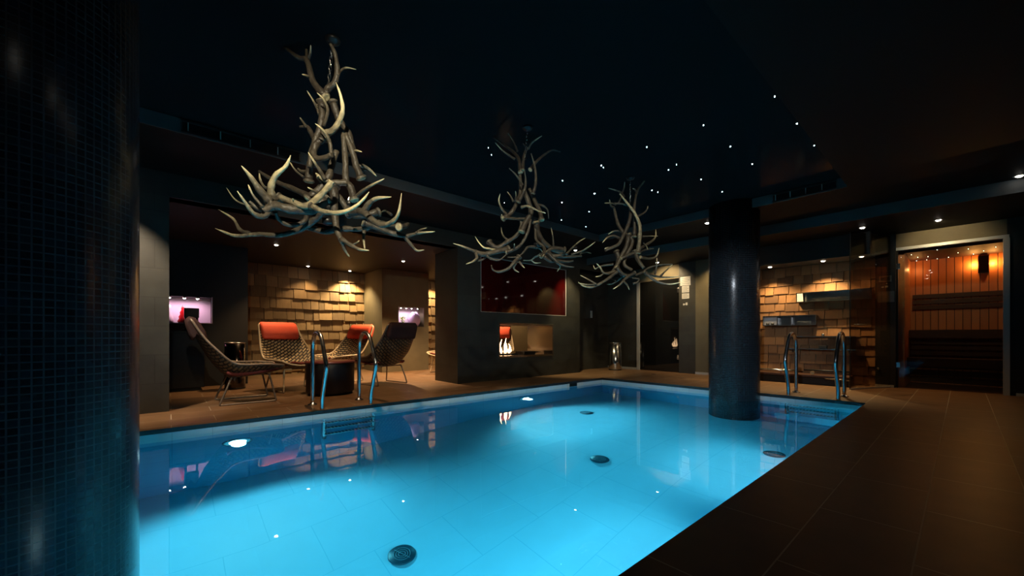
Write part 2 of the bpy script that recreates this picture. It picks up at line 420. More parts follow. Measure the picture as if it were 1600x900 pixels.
# fallback lounge ceiling, soffits, coffer
S('ceiling_lounge', M['soffit'], (-10.0, -5.9, -3.2, 9.0, 2.42, 2.5))
S('ceiling_soffit', M['soffit2'], (-5.88, -4.65, -3.2, 7.5, ZT, 2.82), (-4.65, -.93, 6.30, 7.5, ZT, 2.82), (-.93, RX1, -3.2, 7.5, ZT, 2.82), (-4.65, -.93, -3.2, -1.6, ZT, 2.82))
S('trim_4', M['fascia'], (-4.652, -4.640, -1.6, 6.3, ZT - .004, 2.815), (-4.65, -.93, 6.292, 6.302, ZT - .004, 2.815))
S('ceiling_back', M['soffit2'], (-6.4, RX1, 7.5, 9.2, 2.53, 2.7))
S('trim_5', M['fascia'], (-6.1, RX1, 7.49, 7.502, 2.53, ZT))
S('ceiling', M['stretch'], (-10.2, RX1 + .1, -3.2, 9.2, 2.82, 2.9))

# ---- columns standing in the pool
for (cx, cy, lab) in ((-2.30, -.435, 'thick black mosaic-tiled round column in the foreground at the left'), (-2.28, 6.45, 'black mosaic-tiled round column in the far edge of the pool')):
    zb = pool_z(cy) - .02
    o = MB().lathe((0, 0, 0), [(.34, zb), (.34, -.5), (.34, .5), (.34, 1.5), (.34, 2.82)], 96, uvr=.34).build('mosaic_column', M['mosaic'])
    o.location = (cx, cy, 0); tag(o, lab, 'column'); o['kind'] = 'thing'

# ---- shingle walls
def shingles(name, m, axis, base, u0, u1, z0, z1, course, wmin, wmax, thick, seed, sgn=1):
    rnd = random.Random(seed); b = MB(); z = z1; row = 0
    while z > z0:
        u = u0 - rnd.uniform(0, wmax)
        while u < u1:
            w = rnd.uniform(wmin, wmax); a0, a1 = max(u0, u + .005), min(u1, u + w - .005)
            if a1 - a0 > .02:
                drop = rnd.uniform(0, .03) * (course / .2); zb = max(z0, z - course - drop); zt = min(z1, z + course * .35)
                t0 = .012; t1 = thick * rnd.uniform(.8, 1.25)
                vs = []
                for (uu) in (a0, a1):
                    for (zz, tt) in ((zb, t1), (zt, t0)):
                        for dd in (0, tt):
                            d = base + sgn * dd
                            vs.append(b.bm.verts.new((d, uu, zz) if axis == 'X' else (uu, d, zz)))
                for f in ((0, 1, 3, 2), (4, 5, 7, 6), (0, 1, 5, 4), (2, 3, 7, 6), (0, 2, 6, 4), (1, 3, 7, 5)):
                    b.bm.faces.new([vs[i] for i in f])
            u += w
        z -= course; row += 1
    return b.build(name, m, kind='structure')
shingles('wall_shingles_lounge', M['shingle'], 'X', -10.0, 1.06, 3.72, 0, 2.42, .235, .12, .30, .055, 3)
shingles('wall_shingles_lounge_right', M['shingle'], 'X', -10.0, 4.93, 7.72, 0, 2.42, .235, .12, .30, .055, 4)
shingles('wall_shingles_alcove', M['shingle2'], 'Y', 9.02, -2.72, -.97, 0, 2.17, .165, .12, .26, .04, 5, -1)

# ---- black glass screen with painted red reflection above the fireplace
scr = empty('wall_screen', (-5.95, 5.58, 1.32), 'glossy black glass panel with its red reflection coloured in, set in the wall above the fireplace', 'screen')
def sub(b, name, m, par):
    o = b.build(name, m); o.parent = par; o.matrix_parent_inverse = Matrix.Translation(par.location).inverted() if par.parent is None and not par.rotation_euler.z else Matrix(); return o
sub(MB().box(-5.95, -5.93, 4.37, 6.79, 1.31, 2.34), 'glass_panel', M['redreflect'], scr)
fr = MB(); fr.box(-5.945, -5.90, 4.36, 4.385, 1.30, 2.35); fr.box(-5.945, -5.92, 6.785, 6.80, 1.30, 2.35); fr.box(-5.945, -5.92, 4.36, 6.8, 1.30, 1.312); fr.box(-5.945, -5.92, 4.36, 6.8, 2.34, 2.35)
sub(fr, 'frame', M['alu'], scr)
# ---- fireplace
fp = empty('fireplace', (-6.27, 5.55, .44), 'see-through fireplace with a steel-lined opening and a low flame', 'fireplace')
b = MB(); t = .02; b.box(fx0, fx1 + .012, 4.80, 6.30, .44, .44 + t); b.box(fx0, fx1 + .012, 6.30 - .012, 6.30, .44, 1.09)
sub(b, 'steel_lining', M['steel2'], fp)
b = MB(); b.box(fx0, fx1 + .012, 4.80, 4.81, .44, 1.09); b.box(fx0, fx1 + .012, 4.80, 6.30, 1.08, 1.09)
sub(b, 'dark_lining', M['darkmetal'], fp)['label'] = 'blackened steel lining'
b = MB(); g = .018
for x in (fx1 - .002,): 
    b.box(x, x + .016, 4.785, 6.315, 1.088, 1.088 + g); b.box(x, x + .016, 4.785, 6.315, .44 - g, .44); b.box(x, x + .016, 6.298, 6.298 + g, .44, 1.09); b.box(x, x + .016, 4.785, 4.80, .44, 1.09)
sub(b, 'frame', M['steel'], fp)
b = MB(); b.box(-6.36, -6.18, 4.98, 5.55, .46, .49, bev=.005); sub(b, 'burner', M['darkmetal'], fp)
b = MB(); b.box(-6.40, -6.12, 5.68, 6.02, .46, .52, bev=.008); sub(b, 'fuel_box', M['blackgloss'], fp)
def flame(b, c, h, r, lean):
    pr = [(.0, 0), (r, .12 * h), (r * 1.1, .25 * h), (r * .75, .5 * h), (r * .35, .78 * h), (.002, h)]
    rings = []
    for k, (rr, z) in enumerate(pr):
        off = Vector((lean[0] * (z / h) ** 2 + .01 * math.sin(9 * z / h), lean[1] * math.sin(3.3 * z / h), 0))
        rings.append([b.bm.verts.new(Vector(c) + off + Vector((max(rr, .001) * .5 * math.cos(a), max(rr, .001) * math.sin(a), z))) for a in [2 * PI * i / 10 for i in range(10)]])
    for A, B in zip(rings, rings[1:]):
        for i in range(10):
            f = b.bm.faces.new((A[i], A[(i + 1) % 10], B[(i + 1) % 10], B[i])); f.smooth = True
for (dy, h, r, ln) in ((0, .24, .045, (.02, .03)), (-.09, .29, .032, (0, -.04)), (.10, .20, .035, (.01, .05)), (.03, .32, .022, (.0, -.03))):
    b = MB(); flame(b, (-6.27, 5.27 + dy, .49), h, r, ln); sub(b, 'flame', M['flame'], fp)

# ---- coffer edge grilles
def grille(loc, along, length, lab):
    r = empty('ceiling_grille', loc, lab, 'air vent')
    def bx(a0, a1, d0, d1, z0, z1):
        return (d0, d1, a0, a1, z0, z1) if along == 'Y' else (a0, a1, -d1, -d0, z0, z1)
    b = MB(); b.box(*bx(0, length, 0, .004, .02, .10)); b.build('back_plate', M['blackgloss'], r)
    b = MB(); b.box(*bx(-.01, length + .01, 0, .02, .005, .02)); b.box(*bx(-.01, length + .01, 0, .02, .10, .112)); b.build('rail', M['darkmetal'], r)
    n = 4
    for i in range(n):
        b = MB(); a = length * (i + .15) / n; b.box(*bx(a, a + .008, .0, .018, .02, .10)); b.build('bar', M['trim'], r)
    return r
grille((-4.640, .09, ZT), 'Y', .95, 'slim vent grille high on the ceiling edge left of the nearest chandelier')
grille((-1.72, 6.292, ZT), 'X', .68, 'slim vent grille on the ceiling edge right of the far column')

# ---- downlights
def downlight(p, z, lab, w=25, ang=95, color=(1, .72, .42), aim=None, blend=.7, grp='recessed ceiling downlights'):
    r = empty('downlight', (p[0], p[1], z), lab, 'ceiling light', grp)
    MB().lathe((0, 0, 0), [(.030, -.002), (.045, -.006), (.050, -.001), (.050, .0)], 20).build('trim_ring', M['trim'], r)
    MB().lathe((0, 0, 0), [(.001, -.016), (.018, -.014), (.029, -.003), (.029, .0)], 16).build('lens', M['lens'], r)
    if w: spot((p[0], p[1], z - .03), aim or (p[0], p[1], 0), w, ang, blend, color, .025)
    return r
WARM = (1, .63, .31)
downlight((-7.77, 1.39), 2.42, 'recessed downlight left of the wooden shingle wall, leftmost in the lounge ceiling', 170, 84, WARM)
downlight((-9.66, 2.35), 2.42, 'recessed downlight grazing the middle of the lounge shingle wall', 45, 100, (1, .68, .34))
downlight((-9.70, 3.28), 2.42, 'brightest recessed downlight at the right end of the lounge shingle wall', 260, 110, (1, .74, .38))
downlight((-7.71, 3.70), 2.42, 'recessed downlight above the dark chair seen from behind', 700, 95, WARM)
downlight((-8.0, 5.85), 2.42, 'recessed lounge downlight hidden behind the fireplace wall', 300, 110, WARM)
downlight((-9.62, 5.6), 2.42, 'recessed downlight on the shingles behind the fireplace wall', 160, 120, (1, .7, .36))
downlight((-5.46, 6.57), ZT, 'recessed downlight over the right end of the fireplace wall', 230, 64, (1, .8, .42), aim=(-5.86, 7.0, .6))
downlight((-4.58, 8.40), 2.53, 'recessed downlight in front of the dark glass door', 90, 110, (1, .74, .4), aim=(-4.6, 8.95, 1.9))
downlight((-2.73, 6.60), ZT, 'recessed downlight just left of the far column', 36.4, 90, (1, .85, .65))
downlight((-3.25, 8.45), 2.53, 'recessed downlight hidden behind the far column', 95, 100, (1, .74, .38), aim=(-3.4, 8.86, 1.6))
downlight((-2.6, 7.9), 2.53, 'added downlight hidden by the far column, aimed at the shelf alcove', 45, 62, (1, .70, .33), aim=(-1.95, 9.0, .6))  # added behind the column to brighten the lower alcove shingles
downlight((-1.61, 8.66), 2.17, 'recessed downlight grazing the shingles of the shelf alcove', 170, 110, (1, .70, .33))
downlight((-2.42, 8.66), 2.17, 'recessed downlight half hidden by the far column in the shelf alcove', 90, 110, (1, .70, .33))
downlight((-1.10, 8.66), 2.17, 'dim recessed downlight at the right end of the shelf alcove', 14, 110, (1, .62, .26))
downlight((-1.02, 8.10), 2.53, 'upper recessed downlight left of the sauna door', 13.0, 90, (1, .7, .4))
downlight((-.23, 8.40), 2.53, 'recessed downlight shining on the wall above the sauna door', 26, 95, (1, .78, .42), aim=(-.2, 9.05, 2.25))
downlight((.43, 7.36), ZT, 'large bright downlight at the right edge of the picture', 13.0, 90, (1, .85, .6))
downlight((-8.3, 7.6), 2.42, 'added unseen downlight at the far end of the lounge behind the fireplace wall', 200, 110, WARM)  # added out of view to light the brown pier
# the near soffits carry the same lamps, out of the frame; they light the antlers and the near pier
for (x, y, aim, w, c, a) in ((-.75, -.10, (-2.76, 1.0, 1.75), 330, (1, .88, .62), 58), (-.70, .9, (-2.75, 2.6, 1.6), 190, (1, .90, .66), 50), (-.60, 2.15, (-2.75, 4.4, 1.7), 240, (1, .9, .66), 40),
                             (-.60, 1.55, (-2.28, 6.3, .9), 420, (.82, .9, 1), 30),
                             (-5.20, -.45, (-5.9, -.45, .9), 330, (1, .80, .56), 62), (-5.25, 1.5, (-5.25, 1.5, 0), 140, (1, .62, .32), 110)):
    downlight((x, y), ZT, 'recessed downlight in the near ceiling soffit', w, a, c, aim=aim)

# ---- fibre optic stars in the gloss ceiling
st = [(758,110,3),(833,202,4),(891,276,3),(517,207,3),(326,281,3),(608,279,3),(426,340,2.5),(399,358,2.5),(172,343,3),(179,350,2),(682,338,3),(509,390,2.5),(580,432,2.5),(41,394,3),(149,438,4),(39,468,3),(131,499,2.5),(37,527,2),(120,550,2),(343,427,2.3),(363,433,2.3),(274,385,3.5)]
st2 = [(768, 242), (788, 317), (763, 231), (742, 328)]
star0 = None
pts = [(860 + a * .4625, 100 + b * .4625, c) for a, b, c in st] + [(a, b, 1.6) for a, b in st2]
for (px, py, s) in pts:
    z = 2.816; d = (z - CH) * F / (HY - py); p = at_depth(px, py, d); p.x = min(p.x, -.955)
    r = s * d / F * .26
    o = MB().lathe((0, 0, 0), [(.001, -.006), (r * .7, -.004), (r, .004)], 8).build('ceiling_star', M['star'])
    o.location = p; tag(o, 'tiny white point of light in the glossy black ceiling', 'ceiling light', 'fibre optic star lights')
# ================================================================ pool things
def pool_lamp(x, y, z, sx, lab, w, color=(.75, .93, 1.), aimd=None, ang=140):
    r = empty('pool_lamp', (x, y, z), lab, 'pool light', 'round underwater pool lamps'); r.rotation_euler = (0, PI / 2 * sx, 0)
    MB().lathe((0, 0, 0), [(.098, .0), (.128, .0), (.125, .012), (.098, .016)], 28).build('trim_ring', M['steel'], r)
    MB().lathe((0, 0, 0), [(.098, .004), (.07, .018), (.03, .024), (.001, .026)], 28).build('lens', M['poollens'], r)
    l = bpy.data.lights.new('pool_lamp_beam', 'SPOT'); l.energy = w; l.spot_size = math.radians(ang); l.spot_blend = 1.; l.color = color; l.shadow_soft_size = .06
    o = bpy.data.objects.new('pool_lamp_beam', l); COL.objects.link(o); o.location = (x + .10 * sx, y, z)
    d = Vector(aimd or (sx, 0, -.25)); o.rotation_euler = d.to_track_quat('-Z', 'Y').to_euler()
    return r
PW = 330
pool_lamp(PX0, .52, -.62, 1, 'round white underwater lamp in the left pool wall, nearest the camera', PW)
pool_lamp(PX0, 4.50, -.68, 1, 'round white underwater lamp in the left pool wall below the fireplace', PW)
pool_lamp(PX1, .3, -.62, -1, 'added unseen underwater lamp in the right pool wall, nearest the camera', 110, aimd=(-1, 0, -1), ang=104)  # right wall lamps are added out of view to even the floor light
pool_lamp(PX1, 2.3, -.62, -1, 'added unseen underwater lamp in the middle of the right pool wall', 110, aimd=(-1, 0, -1), ang=104)
pool_lamp(PX1, 4.3, -.62, -1, 'added unseen underwater lamp in the right pool wall, farthest away', 110, aimd=(-1, 0, -1), ang=104)
added_lamp_near = pool_lamp(-1.5, PY0, -.7, 1, 'added unseen underwater lamp in the near end wall of the pool', 520, aimd=(-.02, 1, -.05), ang=70)  # added behind the view to brighten the far pool wall
added_lamp_near.rotation_euler = (-PI / 2, 0, 0)
for o_ in bpy.data.objects:
    if o_.type == 'LIGHT' and o_.name.startswith('pool_lamp_beam') and abs(o_.location.x + 1.4) < .01: o_.location = (-1.5, PY0 + .1, -.7)
# drains
dr = [(628, 868, 'round dark floor drain nearest the camera on the pool bottom'), (937, 718, 'round dark floor drain in the middle of the pool bottom'),
      (916, 645, 'small far floor drain on the pool bottom near the back left corner'), (1210, 710, 'round dark floor drain by the right edge of the pool')]
M['drain'] = mat('dark_drain_plastic', (.012, .05, .075), .4)
M['drainline'] = mat('grey_drain_rib', (.10, .20, .24), .4)
for (px, py, lab) in dr:
    z = -1.7
    for _ in range(6):
        p = under_water(px, py, z); z = pool_z(p.y)
    r = empty('pool_drain', (p.x, p.y, z + .004), lab, 'drain', 'round pool floor drains')
    R = .105
    MB().lathe((0, 0, 0), [(R, 0), (R, .008), (R * .95, .014), (.001, .016)], 36).build('cover', M['drain'], r)
    for k in (.25, .42, .60):
        MB().tube([(R * k * math.cos(a), R * k * math.sin(a), .0165) for a in [2 * PI * i / 30 for i in range(30)]], .0028, 6, closed=True).build('ring', M['drainline'], r)
    MB().tube([(-.07, -.03, .018), (.07, .03, .018)], .003, 6).build('cross_rib', M['drainline'], r)
# skimmer mouth in the left wall and inlet in the far wall
sk = empty('skimmer', (PX0, 5.72, -.07), 'dark skimmer slot in the left pool wall near the far corner', 'skimmer')
b = MB(); b.box(.0, .006, -.10, .12, -.035, .03); b.build('opening', M['blackgloss'], sk)
b = MB(); b.box(.0, .008, -.16, -.10, -.035, .03); b.box(.0, .008, .12, .30, -.035, .03); b.build('frame', M['white'], sk)
inl = empty('pool_inlet', (-3.95, PY1, -.26), 'small round inlet in the far pool wall left of the column', 'pool inlet')
inl.rotation_euler = (PI / 2, 0, 0)
MB().lathe((0, 0, 0), [(.06, 0), (.06, .008), (.04, .014), (.001, .012)], 24).build('cover', M['drain'], inl)

# ladders: built in a local frame, +y points from the deck into the pool
def ladder(loc, rz, w, lab):
    r = empty('pool_ladder', loc, lab, 'ladder', 'chrome pool ladders', rz)
    for sx in (-w / 2, w / 2):
        pts = [(-.43, 0), (-.43, .30), (-.43, .62), (-.41, .76), (-.33, .86), (-.22, .89), (-.10, .86), (-.02, .78), (.05, .66), (.12, .54), (.12, .45), (.05, .28), (-.02, .12), (-.03, -.05), (.02, -.20), (.05, -.34), (.05, -1.0)]
        P = catmull([(sx, y, z) for y, z in pts], 5)
        MB().tube(P, .0235, 14).build('handrail', M['chrome'], r)
        MB().lathe((sx, -.43, 0), [(.055, 0), (.052, .008), (.03, .02), (.022, .035)], 20).build('floor_flange', M['chrome'], r)
    for z in (-.33, -.58, -.83):
        b = MB(); b.box(-w / 2, w / 2, .02, .10, z - .018, z + .012, bev=.006)
        s = b.build('step', M['steel'], r)
        g = MB()
        for i in range(14): x = -w / 2 + .03 + (w - .06) * i / 13; g.box(x - .006, x + .006, .03, .09, z + .012, z + .017)
        g.build('grip', M['white'], s)
    return r
ladder((PX0 - .03, 1.62, 0), -PI / 2, .57, 'chrome pool ladder on the left pool edge in front of the round table')
ladder((-1.37, PY1 + .05, 0), PI, .56, 'chrome pool ladder on the far pool edge right of the column')

# ================================================================ chairs
def arc_profile():
    # (centre y, centre z, edge y, edge z, half width) from the seat front to the top of the back
    return [(.44, .40, .44, .455, .31), (.40, .385, .41, .475, .345), (.20, .345, .20, .49, .375), (.0, .325, .02, .495, .39), (-.13, .335, -.08, .51, .39), (-.22, .42, -.16, .56, .385),
            (-.32, .56, -.26, .67, .365), (-.40, .72, -.36, .79, .335), (-.46, .86, -.43, .90, .315), (-.51, 1.0, -.49, 1.01, .30), (-.525, 1.04, -.51, 1.045, .28)]
def make_chair(label, tube, head, shell=M['weave']):
    root = empty('lounge_chair', (0, 0, 0), label, 'chair', 'woven lounge chairs with wrap-over headrests')
    pr = arc_profile()
    # densify
    P = [(Vector((0, p[0], p[1])), Vector((0, p[2], p[3])), p[4]) for p in pr]
    cs = catmull([p[0] for p in P], 3); es = catmull([p[1] for p in P], 3); ws = [v.x for v in catmull([(p[2], 0, 0) for p in P], 3)]
    N = 14
    bm = bmesh.new(); uv = bm.loops.layers.uv.verify(); grid = []; vlen = 0; rows = []
    for i, (c, e_, w) in enumerate(zip(cs, es, ws)):
        if i: vlen += (c - cs[i - 1]).length
        row = []
        for k in range(N + 1):
            u = -1 + 2 * k / N; t = abs(u) ** 2.6
            row.append(bm.verts.new((u * w, c.y + (e_.y - c.y) * t, c.z + (e_.z - c.z) * t)))
        grid.append(row); rows.append(vlen)
    for i in range(len(grid) - 1):
        for k in range(N):
            f = bm.faces.new((grid[i][k], grid[i][k + 1], grid[i + 1][k + 1], grid[i + 1][k])); f.smooth = True
            for lp, (a, b_) in zip(f.loops, ((i, k), (i, k + 1), (i + 1, k + 1), (i + 1, k))):
                lp[uv].uv = ((b_ / N) * .85, rows[a])
    q = MB(); q.bm.free(); q.bm = bm; sh = q.build('woven_shell', shell, root)
    md = sh.modifiers.new('thickness', 'SOLIDIFY'); md.thickness = .012; md.offset = 0
    # rim tube all round
    n = len(es)
    loop = [(-ws[i], es[i].y, es[i].z) for i in range(n)] + [(ws[i], es[i].y, es[i].z) for i in range(n - 1, -1, -1)]
    front = [(ws[0] * k, .455 - .01 * abs(k), es[0].z - .055 * (1 - abs(k) ** 2.6)) for k in (.75, .4, 0, -.4, -.75)]
    MB().tube([Vector(p) for p in loop + front], .014, 10, closed=True).build('rim_tube', tube, root)
    # seat cushion
    b = MB(); cu = []
    for i, c in enumerate(cs):
        if c.y < -.1 and c.z > .36: break
        cu.append(c)
    top = []; 
    for i, c in enumerate(cu):
        w = ws[i] * .80; row = []
        for k in range(9):
            u = -1 + 2 * k / 8; t = abs(u * .8) ** 2.6
            edge = min(1, (1 - abs(u)) * 5) * min(1, (i + .3) / 2) * min(1, (len(cu) - i) / 2)
            row.append(b.bm.verts.new((u * w, c.y, c.z + .008 + .15 * t * .6 + .05 * edge ** .5)))
        top.append(row)
    for i in range(len(top) - 1):
        for k in range(8):
            f = b.bm.faces.new((top[i][k], top[i][k + 1], top[i + 1][k + 1], top[i + 1][k])); f.smooth = True
    sc = b.build('seat_cushion', M['cushseat'], root); m2 = sc.modifiers.new('thickness', 'SOLIDIFY'); m2.thickness = .03; m2.offset = -1
    # headrest wrapped over the top of the back
    sec = [(-.375, .795), (-.355, .83), (-.37, .90), (-.42, 1.00), (-.475, 1.07), (-.53, 1.08), (-.565, 1.04), (-.555, .97), (-.52, .86), (-.50, .80), (-.48, .80), (-.455, .86)]
    b = MB(); rings = []
    for k, x in enumerate((-.285, -.275, -.25, -.1, .1, .25, .275, .285)):
        s_ = .72 if abs(x) > .28 else (.9 if abs(x) > .27 else 1); cy, cz = -.46, .93
        rings.append([b.bm.verts.new((x, cy + (y - cy) * s_, cz + (z - cz) * s_)) for y, z in sec])
    for A, B in zip(rings, rings[1:]):
        for i in range(len(sec)):
            f = b.bm.faces.new((A[i], A[(i + 1) % len(sec)], B[(i + 1) % len(sec)], B[i])); f.smooth = True
    b.bm.faces.new(rings[0][::-1]); b.bm.faces.new(rings[-1])
    hd = b.build('headrest', head, root)
    # two sled legs
    for s in (-1, 1):
        pts = [(s * .26, -.12, .335), (s * .285, -.17, .20), (s * .30, -.235, .03), (s * .30, -.225, .012), (s * .30, -.18, .010), (s * .30, .1, .010), (s * .30, .30, .010), (s * .30, .345, .014), (s * .30, .35, .035), (s * .285, .315, .20), (s * .26, .28, .36)]
        MB().tube(catmull(pts, 3), .0115, 8).build('sled_leg', tube, root)
    for y, z in ((-.12, .325), (.28, .345)):
        MB().tube([(-.27, y, z), (.27, y, z)], .010, 8).build('cross_bar', tube, root)
    return root
def place(ch, x, y, face, sc=1.0):
    ch.location = (x, y, 0); ch.rotation_euler = (0, 0, math.atan2(face[1], face[0]) - PI / 2); ch.scale = (sc, sc, sc)
c1 = make_chair('woven lounge chair in side view at the left, nearest the pool edge', M['frameblk'], M['cushdark'], M['weave_dark'])
for ch in c1.children:
    if ch.name.startswith('headrest'): ch['label'] = 'dark maroon headrest'
place(c1, -6.20, .70, (0.0, 1))
c2 = make_chair('woven lounge chair with bright red headrest facing the pool, left of the round table', M['frametan'], M['cushred'])
place(c2, -7.03, 1.49, (.90, .22))
c3 = copy_tree(c2); c3['label'] = 'woven lounge chair with red headrest behind the round table, turned to the left'
place(c3, -7.74, 2.46, (.42, -1.0))
c4 = make_chair('dark woven lounge chair seen from behind, right of the round table', M['frameblk'], M['cushdark'], M['weave_dark'])
place(c4, -6.75, 2.88, (-.95, -.22))
c5 = copy_tree(c2); c5['label'] = 'woven lounge chair mostly hidden by the left end of the fireplace wall'
place(c5, -7.95, 5.0, (.35, -1.0))
c6 = copy_tree(c2); c6['label'] = 'woven lounge chair with red headrest seen through the fireplace opening'
place(c6, -7.25, 5.85, (.7, -.7))
# round table
tb = empty('round_table', (-6.15, 1.80, 0), 'low round black drum table with a dark red top', 'table')
MB().lathe((0, 0, 0), [(.30, .0), (.305, .03), (.325, .04), (.33, .44), (.325, .455), (.30, .455)], 40).build('drum', M['table'], tb)
MB().lathe((0, 0, 0), [(.33, .455), (.342, .462), (.342, .478), (.33, .486), (.001, .488)], 40).build('tabletop', M['tabletop'], tb)

# ================================================================ lounge corner
ct = empty('counter', (-8.09, -.2, 0), 'black counter below the lit niche at the left of the lounge', 'counter')
MB().box(-.30, .26, -1.6, .62, .05, .90, bev=.006).build('body', M['blackgloss'], ct)
MB().box(-.30, .29, -1.62, .64, .90, .93, bev=.004).build('countertop', M['blackgloss'], ct)
MB().box(-.28, .20, -1.55, .57, .0, .05).build('plinth', M['black'], ct)
M['darkchrome'] = mat('dark_chrome', (.10, .09, .085), .12, 1.)
def bin_(name, loc, r, h, lab, mt=None):
    e_ = empty(name, loc, lab, 'bin')
    MB().lathe((0, 0, 0), [(r * .97, 0), (r, .01), (r, h), (r * .93, h), (r * .93, h * .5), (.001, h * .5)], 36).build('body', mt or M['steel'], e_)
    MB().tube([(r * math.cos(a), r * math.sin(a), h) for a in [2 * PI * i / 36 for i in range(36)]], .007, 8, closed=True).build('rim', M['chrome'], e_)
    MB().lathe((0, 0, 0), [(r * .98, 0), (r * 1.02, .0), (r * 1.02, .025), (r * .98, .03)], 36).build('base_band', M['darkmetal'], e_)
bin_('waste_bin', (-7.72, .80, 0), .14, .74, 'small dark metal bin beside the black counter', M['darkchrome'])
bin_('steel_bin', (-5.72, 8.42, 0), .155, .68, 'tall cylindrical stainless steel bin by the far left corner')
# things on the counter / niche
tr = empty('glass_stopper_bottle', (-8.52, .17, 1.07), 'glossy red ribbed pointed bottle in the lit niche', 'bottle')
MB().lathe((0, 0, 0), [(.055, 0), (.07, .02), (.05, .07), (.055, .10), (.035, .14), (.04, .17), (.02, .21), (.022, .24), (.001, .30)], 20).build('body', M['redthing'], tr)
t2 = empty('pale_bottle', (-8.52, -.01, 1.07), 'pale pink pointed bottle at the left of the lit niche', 'bottle')
MB().lathe((0, 0, 0), [(.06, 0), (.065, .04), (.05, .12), (.03, .20), (.035, .24), (.028, .29), (.001, .30)], 20).build('body', M['pinkwhite'], t2)
dv = empty('coffee_machine', (-8.05, .26, .93), 'small black box-shaped machine on two legs on the counter', 'machine')
MB().box(-.07, .07, -.085, .10, .21, .36, bev=.008).build('housing', M['darkmetal'], dv)
for y in (-.065, .075): MB().tube([(0, y, 0), (0, y, .22)], .016, 10).build('leg', M['darkmetal'], dv)
MB().lathe((0, 0, 0), [(.12, 0), (.12, .015), (.001, .016)], 24).build('tray', M['steel'], dv)
MB().lathe((.072, 0, .31), [(.001, 0), (.012, .0), (.012, .01), (.001, .01)], 10).build('button', M['steel'], dv)
for i, y in enumerate((.0, .19, .36)):
    g = empty('niche_lamp', (-8.47, y, 1.49), ['left', 'middle', 'right'][i] + ' small white lamp under the top of the left lit niche', 'lamp', 'niche lamps at the left')
    MB().lathe((0, 0, 0), [(.03, .008), (.03, -.01), (.02, -.012)], 16).build('collar', M['steel'], g)
    MB().lathe((0, 0, 0), [(.02, -.010), (.016, -.022), (.001, -.028)], 16).build('bulb', M['lens'], g)
    spot((-8.47, y, 1.44), (-8.62, y, 1.1), 5.0, 150, .8, (1., .66, .82), .02)
b = MB(); b.box(-8.41, -8.39, -.10, .56, 1.055, 1.068); b.box(-8.41, -8.39, .545, .558, 1.055, 1.51); b.build('trim_6', M['pink'], kind='structure')
S('wall_niche_back', M['pink'], (-8.72, -8.715, -.10, .55, 1.07, 1.5)); S('wall_niche_back_right', M['pink'], (-9.15, -9.145, 4.13, 4.80, 1.08, 1.55))
for i, y in enumerate((4.22, 4.36, 4.50, 4.66)):
    g = empty('niche_lamp', (-8.92, y, 1.54), ['leftmost', 'second from left', 'third from left', 'rightmost'][i] + ' small lamp under the top of the right lit niche', 'lamp', 'niche lamps at the right')
    MB().lathe((0, 0, 0), [(.025, .008), (.025, -.01), (.016, -.012)], 12).build('collar', M['steel'], g)
    MB().lathe((0, 0, 0), [(.016, -.010), (.012, -.022), (.001, -.028)], 12).build('bulb', M['lens'], g)
    spot((-8.95, y, 1.49), (-9.05, y, 1.1), 4.0, 150, .8, (1., .82, .92), .02)
vs = empty('round_vase', (-8.98, 4.60, 1.08), 'pale purple rounded vase in the right lit niche', 'vase')
MB().lathe((0, 0, 0), [(.06, 0), (.11, .04), (.145, .12), (.15, .20), (.12, .29), (.07, .34), (.05, .37), (.045, .37), (.06, .33)], 28, cap=False).build('body', M['purple'], vs)
pl = empty('potted_plant', (-8.95, 4.28, 1.08), 'small yellow-green plant in a white pot in the right lit niche', 'plant')
MB().lathe((0, 0, 0), [(.04, 0), (.055, .07), (.05, .07), (.045, .05), (.001, .05)], 18).build('pot', M['pinkwhite'], pl)
b = MB(); rn = random.Random(4)
for i in range(60):
    a = rn.uniform(0, 2 * PI); rr = rn.uniform(.01, .09); z = .07 + rn.uniform(0, .15); c = Vector((rr * math.cos(a) * .8, rr * math.sin(a), z)); d = Vector((math.cos(a), math.sin(a), rn.uniform(.1, 1))).normalized() * .04; s_ = d.cross(Vector((0, 0, 1))).normalized() * .014
    v = [b.bm.verts.new(p) for p in (c - d * .3, c + d * .4 + s_, c + d, c + d * .4 - s_)]; b.bm.faces.new(v)
for i in range(8):
    a = i * .8; b.tube([(0, 0, .05), (.03 * math.cos(a), .04 * math.sin(a), .16)], .003, 5)
b.build('leaves', M['leaf'], pl)

# ================================================================ far wall things
dd = empty('glass_door', (-4.85, 8.96, 0), 'dark glass door between the steel bin and the pier with notices', 'door')
MB().box(-.50, .54, -.006, .006, .01, 2.19).build('pane', mat('black_glass_door', (.006, .006, .006), .03, spec=.6), dd)
MB().box(-.58, -.50, -.03, .03, 0, 2.20).build('frame_post', M['alu'], dd)['label'] = 'light grey frame post'
for z in (.30, 1.86): MB().box(.47, .545, -.03, .012, z, z + .11, bev=.004).build('hinge', M['steel'], dd)
MB().tube([(-.44, -.035, 1.15), (-.44, -.008, 1.15)], .018, 12).build('knob', M['steel'], dd)
